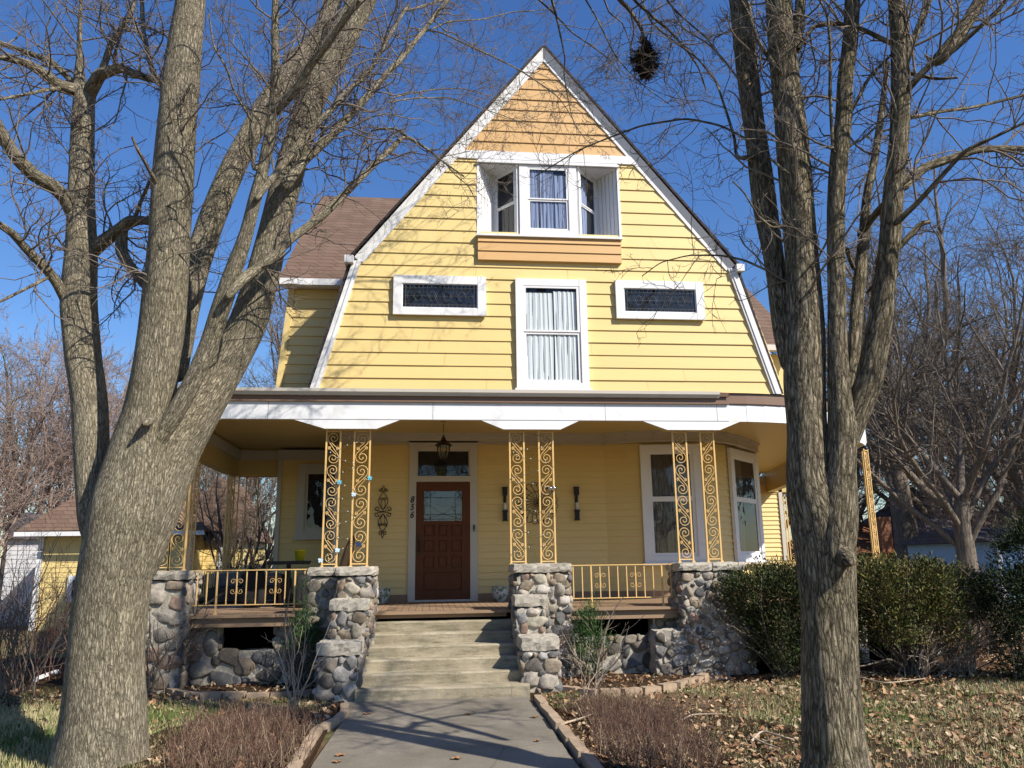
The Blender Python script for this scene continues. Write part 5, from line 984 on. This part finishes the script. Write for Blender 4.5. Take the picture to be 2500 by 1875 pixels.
def place(k, x, y, s, rz, lab, group, z=-.05):
    src = protos[k]
    if k in used:
        r = src.copy(); scene.collection.objects.link(r)
        for ch in list(src.children): c_ = ch.copy(); scene.collection.objects.link(c_); c_.parent = r
    else: r = src; used.add(k)
    r.location = (x, y, z); r.rotation_euler = (0, 0, rz); r.scale = (s, s, s); r['label'] = lab; r['group'] = group
def xy(u, d): q = ray(u, 1380); q = q/q[1]; return -.125+q[0]*d, -13.628+d
L_ = 'bare trees on the left behind the garage'; Rg_ = 'bare trees on the right beyond the hedge'
for (k, u, d, s, rz, lab, g) in [
 (2, 40, 26, 1.05, 0, 'reddish many stemmed bare tree at the left edge of the photo', L_), (2, 190, 30, 1.0, 1.1, 'reddish bare tree standing left of the big maple trunk', L_), (2, -90, 24, .95, 3.3, 'reddish bare tree just outside the left edge, its twigs reaching in', L_),
 (3, 480, 34, .95, 2.0, 'bare tree rising behind the yellow garage', L_), (1, 20, 44, .90, 4.0, 'tall far bare tree behind the reddish trees at the left edge', L_), (0, 330, 40, .98, .6, 'tall bare tree far behind the forked maple trunk', L_), (3, 640, 30, .62, .4, 'small bare tree seen between the rear porch columns', L_), (3, 590, 22, .42, 2.7, 'crooked little bare tree seen through the left rear porch opening', L_),
 (1, 770, 40, 1.16, 1.7, 'tall bare tree behind the brown wing roof', L_), (0, 930, 44, 1.36, 3.0, 'bare tree crown showing between the wing roof and the gable', L_), (0, 560, 46, 1.1, 5.0, 'distant bare tree above the left end of the porch roof', L_),
 (1, 2225, 34, 1.38, .3, 'big grey bare tree right of the right maple with forked limbs', Rg_), (0, 2365, 25, 1.12, 2.2, 'thick trunked bare tree near the right edge beside the grey roof', Rg_), (0, 1880, 38, 1.12, 4.4, 'bare tree directly behind the right slope of the gable', Rg_), (3, 2090, 42, 1.3, 1.0, 'spreading bare tree behind the right maple trunk', Rg_),
 (0, 2490, 32, 1.2, 3.9, 'bare tree at the right edge of the photo above the hedge', Rg_), (3, 2330, 46, 1.7, 5.2, 'far bare tree with dense twigs behind the grey roofed house', Rg_), (2, 2400, 30, .75, .9, 'reddish bare tree low behind the right end of the hedge', Rg_), (0, 2300, 38, 1.60, 1.9, 'tall bare tree between the big forked tree and the right edge', Rg_), (3, 2450, 37, 1.75, 3.3, 'wide bare tree filling the sky above the right end of the hedge', Rg_), (2, 2060, 48, 1.0, 2.9, 'reddish far bare tree above the orange roof', Rg_), (0, 1740, 46, 1.02, 2.6, 'far bare tree peeping over the right gable slope', Rg_), (3, 2580, 26, 1.1, .2, 'bare tree beyond the right edge reaching into the photo', Rg_)]:
    x, y = xy(u, d); place(k, x, y, s, rz, lab, g)
for i, (x, y, s, k) in enumerate(((-9, -37, 1.0, 1), (-2.5, -41, 1.1, 0), (4, -36, 1.0, 3), (10, -39, 1.15, 1), (17, -35, 1.0, 0), (22, -27, 1.0, 3), (24, 8, 1.0, 1), (28, 13, 1.1, 0))): place(k, x, y, s, i*1.3, 'bare tree outside the photo reflected in the porch windows, %s counting from the left' % ordw[i], 'street trees reflected in the windows')
# ------------------------------------------------------------------ neighbouring buildings
def gable_box(t, x0, x1, y0, y1, zt, zr, wallm, roofm, ax='x', ov=.4, sid=True, z0=-.1, hip=0.0):
    b = MB(); 
    if sid: siding(b, [(x0, z0), (x1, z0), (x1, zt), (x0, zt)], z0, zt, .125, y0, .012)
    b.box(x0, x1, y0+.004, y1, z0, zt); b.frame((x1, y0), R_(90)); 
    if sid: siding(b, [(0, z0), (y1-y0, z0), (y1-y0, zt), (0, zt)], z0, zt, .125, 0, .012, sgn=1)
    b.M = None; b.build('wall', wallm, t); b = MB(); xa, xb, ya, yb = x0-ov, x1+ov, y0-ov, y1+ov; ym, xm = (ya+yb)/2, (xa+xb)/2
    if ax == 'x': V = [(xa, ya, zt), (xb, ya, zt), (xb, yb, zt), (xa, yb, zt), (xa+hip, ym, zr), (xb-hip, ym, zr)]; F = [(0, 1, 5, 4), (2, 3, 4, 5), (1, 2, 5), (3, 0, 4), (3, 2, 1, 0)]
    else: V = [(xa, ya, zt), (xb, ya, zt), (xb, yb, zt), (xa, yb, zt), (xm, ya+hip, zr), (xm, yb-hip, zr)]; F = [(0, 1, 4), (1, 2, 5, 4), (2, 3, 5), (3, 0, 4, 5), (3, 2, 1, 0)]
    b.add(V, F); return b.build('roof', roofm, t)
t = thing('garage', 'yellow clapboard garage with a brown hipped roof behind the left maple', 'garage', (-9.5, 11, 0))
gx0, gx1 = at(92, 1400, 8.5)[0], at(462, 1400, 8.5)[0]
gable_box(t, gx0, gx1, 8.5, 13.5, 2.45, 5.15, YEL, SHG, 'x', .45, hip=2.6)
b = MB(); b.box(gx0-.04, gx0+.09, 8.44, 8.485, -.1, 2.38); b.box(gx1-.09, gx1+.04, 8.44, 8.485, -.1, 2.38); b.box(gx0-.46, gx1+.46, 8.0, 8.06, 2.31, 2.42); b.build('corner_trim', WHT, t)
wx0, wx1 = at(160, 1460, 8.4)[0], at(200, 1460, 8.4)[0]; wz0, wz1 = at(160, 1470, 8.4)[2], at(160, 1405, 8.4)[2]
b = MB(); b.box(wx0, wx0+.12, 8.42, 8.487, wz0, wz1); b.box(wx0+.12, wx1+.8, 8.425, 8.487, wz1-.12, wz1); b.box(wx0+.12, wx1+.8, 8.425, 8.487, wz0, wz0+.1); b.box(wx1+.8, wx1+.92, 8.42, 8.487, wz0, wz1); wn = b.build('window', WHT, t)
b = MB(); b.box(wx0+.12, wx1+.8, 8.45, 8.487, wz0+.1, wz1-.12); b.build('pane', DRK, wn); b = MB(); b.box(wx0+.12, wx1+.8, 8.44, 8.45, (wz0+wz1)/2-.02, (wz0+wz1)/2+.02); b.build('glazing_bar', WHT, wn)
t = thing('yellow_shed', 'yellow side building right of the garage, seen through the rear porch columns', 'shed', (-6.5, 14, 0))
ex0, ex1 = at(535, 1400, 9.8)[0], at(590, 1400, 9.8)[0]; gable_box(t, ex0-1.0, ex1, 9.8, 13, 2.2, 4.0, YEL, SHG, 'y', .2); b = MB(); b.box(ex0-.05, ex0+.08, 9.74, 9.785, 0, 2.5); b.build('corner_trim', WHT, t)
t = thing('white_house', 'white sided building at the left edge behind the garage', 'house', (-14, 13, 0)); x0, x1 = at(40, 1380, 11)[0], at(98, 1380, 11)[0]
WSD = paint('white_siding', (.60, .60, .62), .04); gable_box(t, x0-.3, x1-.1, 11, 16, 2.35, 3.1, WSD, SHGG, 'y', .15)
# right side neighbours
t = thing('brick_house', 'low house with an orange brown shingle roof and brick chimney beyond the right hedge', 'house', (17, 22, 0)); DW = mat('dark_brown_wall', (.05, .035, .03), .9)
xa, xb = xy(2075, 38)[0], xy(2270, 38)[0]; yy = 38-13.6; rf = gable_box(t, xa, xb, yy, yy+8, 1.7, 3.3, DW, SHGO, 'x', .5, False, hip=1.0)
xc_ = xy(2222, 36)[0]; b = MB(); b.box(xc_-.25, xc_+.35, yy-.3, yy+.5, 1.4, 3.45); b.build('chimney', mat('chimney_brick', (.35, .16, .09), .9), rf)
for k in range(3): x = xa+.8+k*1.6; b = MB(); b.box(x, x+1.0, yy-.05, yy-.005, 0.6, 1.4); wn = b.build('window', WHT, t); b = MB(); b.box(x+.08, x+.92, yy-.06, yy-.045, .68, 1.32); b.build('pane', DRK, wn)
t = thing('grey_house', 'grey roofed house with a chimney behind the trees near the right edge', 'house', (27, 22, 0)); xa, xb = xy(2290, 36)[0], xy(2520, 36)[0]; yy = 22.4
rf = gable_box(t, xa, xb, yy, yy+9, 2.3, 5.0, mat('grey_brown_wall', (.17, .16, .15), .9), SHGG, 'x', .5, False, hip=2.5); xc_ = xy(2462, 36)[0]; b = MB(); b.box(xc_-.4, xc_+.4, yy+3.2, yy+4, 4.0, 5.6); b.build('chimney', mat('chimney_pale_brick', (.32, .26, .22), .9), rf)
b = MB(); b.box(xa-.5, xb+.5, yy-.56, yy-.5, 2.2, 2.34); b.build('eave_trim', WHC, t); b = MB(); b.box(xa+1.2, xa+3.0, yy-.04, yy-.004, .6, 2.0); b.build('window', mat('blue_dark_pane', (.02, .05, .14), .3), t)
t = thing('blue_house', 'pale blue house wall at the right edge above the hedge', 'house', (20, 9, 0)); xa, xb = xy(2440, 25)[0], xy(2600, 25)[0]; yy = 25-13.6
gable_box(t, xa, xb, yy, yy+5, 1.95, 2.5, paint('pale_blue_siding', (.25, .40, .62), .05), SHGG, 'x', .35); b = MB(); b.box(xa-.02, xa+.12, yy-.05, yy-.015, -.1, 1.9); b.box(xa+.9, xa+1.05, yy-.05, yy-.015, -.1, 1.9); b.build('corner_trim', WHT, t)
# ------------------------------------------------------------------ evergreens
GC = [(.035, .06, .012), (.05, .085, .02), (.085, .12, .028), (.028, .045, .012), (.11, .13, .035), (.07, .095, .02)]
def evergreen(lab, blobs, nc, ns, seed, cols=GC, L=.085, W_=.012, stems=6, name='evergreen_shrub', base=None, up=.35, thin=0):
    global rng; rng = np.random.default_rng(seed); c0 = base or (blobs[0][0], blobs[0][1], 0); t = thing(name, lab, 'shrub', c0)
    b = MB()
    for (x, y, z, rx, ry, rz) in blobs:
        k = int(nc*(rx*ry*rz)**.67/.1); d = rng.normal(0, 1, (k, 3)); d /= np.linalg.norm(d, axis=1, keepdims=True); rad = rng.uniform(.35, 1.05, (k, 1))**.5*(1+.18*np.sin(d*7+seed).sum(1, keepdims=True)*.5)
        C = np.array([x, y, z])+d*np.array([rx, ry, rz])*rad; nz_ = np.sin(C*np.array([9.1, 7.3, 8.2])+seed).sum(1)+.8*np.sin(C[:, ::-1]*17.0+2*seed).sum(1); m_ = (C[:, 2] > .08) & ((nz_ > .05-thin) | (rng.uniform(0, 1, len(C)) < .15)); C = C+d*(nz_[:, None]*.05); spray(b, C[m_], d[m_], ns, L, W_, cols, up)
    for (x, y, z, rx, ry, rz) in blobs:
        k = int(60*(rx*ry*rz)**.67/.1); d = rng.normal(0, 1, (k, 3)); d[:, 2] = np.abs(d[:, 2])*.8; d /= np.linalg.norm(d, axis=1, keepdims=True); C = np.array([x, y, z])+d*np.array([rx, ry, rz])*rng.uniform(1.0, 1.28, (k, 1)); spray(b, C, d, 5, L*1.2, W_*.8, cols, up+.4, .03)
    b.build('foliage', EVG, t, col=True)
    s = MB(); n = stems*5; P0 = np.tile(np.array(c0), (n, 1))+rng.normal(0, .05, (n, 3))*np.array([1, 1, 0]); tg = np.array([blobs[i % len(blobs)][:3] for i in range(n)])+rng.normal(0, .3, (n, 3))*np.array([1, 1, .6])
    D = tg-P0; G, _ = grow(P0, D, np.linalg.norm(D, axis=1)*1.0, None, 8, .16, .02); s.tubes(G, taper(rng.uniform(.008, .022, n), 9, .35), 5); s.build('stems', TWB, t); return t
cx = gd(738, 1640)[0]-.02; x1_ = at(738, 1560, -2.95)[0]
evergreen('narrow green cedar shrub left of the left stair pier', [(x1_-.02, -3.0, .42, .19, .17, .34), (x1_, -3.0, .72, .13, .12, .30), (x1_+.02, -3.0, 1.03, .06, .06, .22)], 420, 18, 21, [(.03, .075, .018), (.05, .11, .028), (.075, .14, .04), (.025, .05, .015)], .055, .005, 3, 'cedar_shrub', up=.8)
x2_ = at(1447, 1560, -2.95)[0]
evergreen('narrow green cedar shrub right of the right stair pier', [(x2_, -3.05, .36, .19, .17, .32), (x2_, -3.05, .64, .14, .12, .28), (x2_+.02, -3.05, .88, .06, .06, .2)], 420, 18, 22, [(.03, .075, .018), (.05, .11, .028), (.075, .14, .04), (.025, .05, .015)], .055, .005, 3, 'cedar_shrub', up=.8)
def px(u, v_, y): return at(u, v_, y)
q = px(1890, 1500, -3.1); evergreen('dark spreading evergreen shrub between the round pier and the right maple trunk', [(q[0], -3.1, .95, .55, .5, .42), (q[0]-.35, -3.2, 1.0, .34, .35, .25), (q[0]+.45, -3.1, 1.0, .5, .45, .38), (q[0]+.15, -3.2, .55, .55, .45, .35)], 330, 18, 23, [(.022, .034, .010), (.035, .052, .015), (.055, .072, .02), (.07, .06, .025)], .055, .0085, 7, base=(q[0]+.1, -3.0, 0))
q = px(2205, 1500, -3.3); evergreen('large golden green arborvitae shrub with bare lower branches right of the right maple', [(q[0]-.55, -3.3, 1.05, .55, .5, .38), (q[0], -3.35, 1.0, .55, .5, .44), (q[0]+.1, -3.6, .75, .45, .3, .26), (q[0]-.35, -3.6, .70, .45, .3, .25), (q[0]+.5, -3.2, 1.15, .35, .4, .25), (q[0]-.75, -3.2, .6, .3, .3, .4), (q[0]+.85, -3.1, 1.05, .35, .35, .22), (q[0]+1.15, -3.0, .9, .25, .3, .2)], 330, 18, 24, [(.06, .078, .018), (.09, .105, .026), (.16, .15, .038), (.045, .055, .016), (.14, .115, .035), (.13, .09, .045)], .06, .009, 12, base=(q[0], -3.35, 0))
q = px(2480, 1560, -4.0); evergreen('tall dark evergreen shrub at the right edge of the photo', [(q[0]+.25, -4.0, .65, .42, .45, .6), (q[0]+.15, -3.9, 1.05, .3, .35, .35), (q[0]+.6, -3.8, 1.4, .4, .5, .55)], 330, 18, 25, [(.012, .022, .008), (.02, .035, .012), (.03, .045, .012)], .055, .009, 5, base=(q[0]+.1, -3.9, 0))
# ------------------------------------------------------------------ bare shrubs and stems
def bare(lab, x, y, n, h, spread, seed, m_=TW, r0=.007, lean=(0, 0), name='bare_shrub', sub=4, wig=.13, sub2=3, up=.03, base=.12):
    global rng; rng = np.random.default_rng(seed); t = thing(name, lab, 'shrub', (x, y, -.03)); b = MB()
    P0 = np.array([x, y, -.03])+rng.normal(0, base, (n, 3))*np.array([1, 1, 0]); D = np.stack([rng.normal(lean[0], spread, n), rng.normal(lean[1], spread, n), np.ones(n)], 1)
    L = h*rng.uniform(.6, 1.1, n); G, _ = grow(P0, D, L, None, 9, wig, up); Rr = taper(rng.uniform(.6, 1.2, n)*r0, 10, .35); b.tubes(G, Rr, 5); b.build('stems', m_, t); b = MB()
    p, D, L2, r = spawn(G, Rr, L, sub, R_(38), .42, .7, .2, 1); G2, _ = grow(p, D, L2, r, 6, .18, .05); R2 = taper(np.clip(r, .002, .02), 7, .5); b.tubes(G2, R2, 4)
    if sub2: p, D, L3, r = spawn(G2, R2, L2, sub2, R_(40), .45, .7, .2, 1); G3, _ = grow(p, D, L3, r, 4, .2, .05); b.tubes(G3, taper(np.clip(r, .0015, .01), 5, .6), 3)
    b.build('twigs', m_, t)
PLT = mat('pale_stem_bark', (.36, .29, .22), .75); RDT = mat('red_brown_stem', (.16, .085, .06), .8); GRT = mat('greyish_stem', (.17, .13, .10), .85)
g = gd(722, 1745); bare('slender pale stemmed shrub in front of the left cedar', g[0], g[1], 8, 1.15, .30, 31, PLT, .0065, (.05, 0), sub=3, sub2=2, base=.05); g = gd(1432, 1722); bare('slender pale stemmed shrub in front of the right cedar', g[0], g[1], 8, .95, .32, 32, PLT, .006, (.02, 0), sub=3, sub2=2, base=.05)
g = gd(345, 1690); bare('bare grey shrub in front of the left end stone pier', g[0]+.1, g[1], 14, 1.45, .24, 33, GRT, .010, (.12, 0)); g = gd(400, 1680); bare('bare shrub with arching stems leaning right across the left end pier', g[0], g[1], 10, 1.35, .2, 40, GRT, .012, (.28, 0))
for k, (u, v_, h, lab) in enumerate(((35, 1690, 2.0, 'dense bare shrub at the left edge of the photo'), (130, 1660, 1.9, 'dense bare shrub against the garage left of the maple trunk'), (215, 1640, 1.5, 'bare shrub close behind the left maple trunk'), (-30, 1640, 2.0, 'tall bare shrub beyond the left edge of the photo'))):
    g = gd(u, v_); bare(lab, g[0], g[1], 22, h, .26, 34+k, (GRT, RDT, GRT, RDT)[k], .009, (.05*k, 0), sub=6, sub2=4, base=.22)
g = gd(2260, 1640); bare('tangled bare shrub with pale twisted branches in the right hedge', g[0]+.4, g[1]-.15, 34, 1.3, .5, 41, PLT, .012, (0, 0), wig=.2, sub=5); g = gd(2360, 1630); bare('bare reddish shrub near the right end of the hedge', g[0], g[1]+.2, 26, 1.35, .35, 42, RDT, .009, sub=6)
for kx, ky, ks in ((8.6, -1.6, 47), (9.8, -2.2, 48), (10.8, -.8, 49)): bare('bare twiggy shrub behind the right end of the hedge, %s of three' % ('nearest', 'second', 'farthest')[ks-47], kx, ky, 26, 1.35, .34, ks, (GRT, RDT, GRT)[ks-47], .009, sub=6)
g = gd(2200, 1655); bare('low tangle of dead pale branches under the arborvitae', g[0]+.3, g[1]+.1, 22, .7, .9, 43, PLT, .012, wig=.25, sub=3, up=-.01)
# dense cut back stems
def stubble(lab, poly_c, n, seed, h, cols):
    r = np.random.default_rng(seed); P = []; 
    for (x, y, rx, ry, w_) in poly_c: k = int(n*w_); a = r.uniform(0, 6.283, k); q = np.sqrt(r.uniform(0, 1, k)); P.append(np.stack([x+rx*q*np.cos(a), y+ry*q*np.sin(a), np.full(k, -.03)], 1))
    P = np.concatenate(P); k = len(P); global rng; rng = r; D = np.stack([r.normal(0, .28, k), r.normal(0, .28, k), np.ones(k)], 1); L = h*r.uniform(.45, 1.15, k); G, _ = grow(P, D, L, None, 4, .16, .02); b = MB()
    c_ = np.array(cols)[r.integers(0, len(cols), k)]*r.uniform(.7, 1.3, (k, 1)); Rr = taper(r.uniform(.0018, .0042, k), 5, .5); b.tubes(G, Rr, 3, c_)
    p, D, L2, rr = spawn(G, Rr, L, 3, R_(35), .45, .8, .3, 1); G2, _ = grow(p, D, L2, rr, 3, .2, .05); b.tubes(G2, taper(np.clip(rr, .0012, .003), 4, .6), 3, np.tile(np.array(cols[0]), (len(p), 1)))
    o = b.build('cut_back_stems', TWIGM, col=True); tag(o, lab, 'stems', kind='stuff')
SCs = [(.15, .085, .06), (.22, .14, .10), (.10, .058, .042), (.36, .28, .19), (.28, .20, .13)]
stubble('dense reddish brown stems of a cut back bed left of the path', [(-1.75, -5.4, .62, .5, .40), (-1.6, -6.6, .55, .8, .45), (-2.0, -5.9, .35, .35, .15)], 1500, 51, .24, SCs)
stubble('dense reddish brown stems of a cut back bed right of the path', [(1.85, -5.9, .48, .65, .4), (1.7, -6.9, .5, .8, .45), (1.65, -5.2, .35, .35, .15)], 1500, 52, .25, SCs)
# ------------------------------------------------------------------ grass and dry leaves
r = np.random.default_rng(61)
def vn(x, y, s, seed):
    rr = np.random.default_rng(seed); v_ = 0
    for k in range(6): a = rr.uniform(0, 6.28); f = s*(1.0+.6*k); v_ = v_+np.sin(x*f*math.cos(a)+y*f*math.sin(a)+rr.uniform(0, 6))/(1+.5*k)
    return v_/2.6
n = 520000; x = r.uniform(-7.5, 12, n); y = r.uniform(-9.3, 3.0, n)
d_ = np.hypot(x+.1, y+13.6); keep = r.uniform(0, 1, n) < np.clip(9/d_, .2, 1)
keep &= ~((np.abs(x) < 1.15)) & ~((x > -3.9) & (x < 4.3) & (y > -3.6+.0*x)) & ~((x > 3.8) & (y > -3.0)) & ~((x < -3.9) & (y > -2.2) & (y < 1.2)); keep &= ~((x > -2.2) & (x < -1.1) & (y > -7.6) & (y < -4.6) & (r.uniform(0, 1, n) < .93)) & ~((x < 2.2) & (x > 1.1) & (y < -4.9) & (r.uniform(0, 1, n) < .92))
pat = vn(x, y, 1.1, 5)+r.normal(0, .25, n); keep &= pat > -.42
x, y, pat = x[keep], y[keep], pat[keep]; n = len(x); h = r.uniform(.02, .055, n); a = r.uniform(0, 6.283, n); lx_, ly_ = np.cos(a)*.0055, np.sin(a)*.0055; tx_, ty_ = r.normal(0, .018, n), r.normal(0, .018, n); zg = np.full(n, -.045)
V = np.stack([np.stack([x-lx_, y-ly_, zg], 1), np.stack([x+lx_, y+ly_, zg], 1), np.stack([x+tx_, y+ty_, zg+.03+h], 1)], 1).reshape(-1, 3)
gr = np.array([.10, .15, .035]); st = np.array([.44, .38, .21]); g2 = np.array([.18, .21, .07]); f = np.clip(.5+.5*vn(x, y, 2.3, 9)+r.normal(0, .35, n), 0, 1)[:, None]; C = np.where(f < .30, gr, np.where(f < .5, g2, st))*r.uniform(.7, 1.3, (n, 1))
b = MB(); b.add(V, np.arange(n*3).reshape(-1, 3), np.repeat(C, 3, axis=0)); tag(b.build('lawn_grass', GRASSM, col=True), 'short patchy green and straw coloured lawn grass', 'grass', kind='stuff')
def leafset(n, fx, lab, seed, zb=.0):
    r = np.random.default_rng(seed); x, y = fx(r, n); n = len(x); s = r.uniform(.015, .040, n); a = r.uniform(0, 6.283, n); ca, sa = np.cos(a), np.sin(a); tilt = r.normal(0, .5, (n, 2)); cu = r.uniform(-.5, .9, n)
    sh = np.array([(-1, 0), (-.55, .5), (.1, .62), (.55, .38), (1, 0), (.55, -.38), (.1, -.62), (-.55, -.5)]); V = np.zeros((n, 9, 3)); V[:, 8] = 0
    for k, (p_, q_) in enumerate(sh):
        jx = r.uniform(.65, 1.2, n); lx_, ly_ = p_*s*jx, q_*s*jx; lz = cu*s*(q_*q_*1.3+.25*p_*p_)+r.normal(0, .12, n)*s; V[:, k] = np.stack([lx_*ca-ly_*sa, lx_*sa+ly_*ca, lz+lx_*tilt[:, 0]+ly_*tilt[:, 1]], 1)
    V += np.stack([x, y, -.02+zb+r.uniform(.0, .035, n)], 1)[:, None]; F = np.array([[8, k, (k+1) % 8] for k in range(8)]); F = (F[None]+(np.arange(n)*9)[:, None, None]).reshape(-1, 3)
    cs = np.array([(.40, .25, .14), (.25, .14, .075), (.42, .29, .17), (.15, .085, .05), (.29, .15, .075), (.50, .38, .24)]); C = cs[r.integers(0, 6, n)]*r.uniform(.7, 1.15, (n, 1))
    b = MB(); b.add(V.reshape(-1, 3), F, np.repeat(C, 9, axis=0)); tag(b.build('fallen_leaves', LEAFM, col=True), lab, 'leaves', kind='stuff')
def fx1(r, n):
    x = r.uniform(1.12, 13, n*3); y = r.uniform(-9, 1.5, n*3); w_ = .16+.32*(vn(x, y, 1.5, 12) > .05)+.8*np.exp(-((x-2.0)/1.1)**2-((y+6.9)/1.1)**2)+.8*((x > 4.6) & (y > -4.4+.1*x))+.35*np.exp(-((x-5.3)/1.6)**2-((y+5.6)/.9)**2)+.4*((x < 1.6)); k = (r.uniform(0, 1, n*3) < w_*.62) & ((y < -2.9) | (x > 7.9)); return x[k][:n], y[k][:n]
def fx2(r, n):
    x = r.uniform(-8, -1.1, n*3); y = r.uniform(-8.8, -2.4, n*3); w_ = .07+.18*(vn(x, y, 1.6, 13) > .3)+.5*np.exp(-((x+3.2)/.8)**2-((y+3.2)/.6)**2)+.6*((x > -2.3))+.25*((x < -3.6) & (y > -3.4)); k = r.uniform(0, 1, n*3) < w_*.5; return x[k][:n], y[k][:n]
def fx3(r, n):
    x = np.concatenate([r.uniform(-3.5, -1.0, n//2), r.uniform(1.5, 3.7, n//2)]); y = r.uniform(-3.5, -2.6, len(x)); return x, y
leafset(42000, fx1, 'curled dry brown leaves scattered over the right lawn and under the hedge', 71); leafset(12000, fx2, 'curled dry brown leaves scattered over the left lawn', 72); leafset(420, fx3, 'dry leaves and litter on the flower beds under the porch', 73, .03)
for k, (u, v_) in enumerate(((895, 1744), (1143, 1745), (1115, 1853), (822, 1862), (830, 1845), (1312, 1810), (1305, 1752))):
    g = gd(u, v_); leaf = MB(); rr_ = np.random.default_rng(80+k); s = .035*rr_.uniform(.8, 1.3); pts = [(g[0]+s*math.cos(t_)*(1+.25*math.cos(5*t_)), g[1]+s*.8*math.sin(t_)*(1+.25*math.cos(5*t_)), .004+.012*abs(math.sin(2*t_+k))) for t_ in np.linspace(0, 6.283, 16, endpoint=False)]
    leaf.add(pts+[(g[0], g[1], .004)], [(16, i, (i+1) % 16) for i in range(16)], (.30, .16, .08))
    one(leaf, 'dry_leaf', LEAFM, ('small dry leaf on the left of the path below the lowest step', 'dry leaf near the centre of the path just below the steps', 'largest single brown leaf lying mid path near the bottom of the photo', 'lowest dry leaf by the left edge of the path', 'dry leaf by the left path edging just above the lowest one', 'curled brown leaf near the right edge of the path', 'dry leaf by the right path edging near the steps')[k], 'leaf', 'single leaves lying on the path', loc=tuple(g), col=True)
for o in bpy.data.objects:
    if '_o' in o: del o['_o']
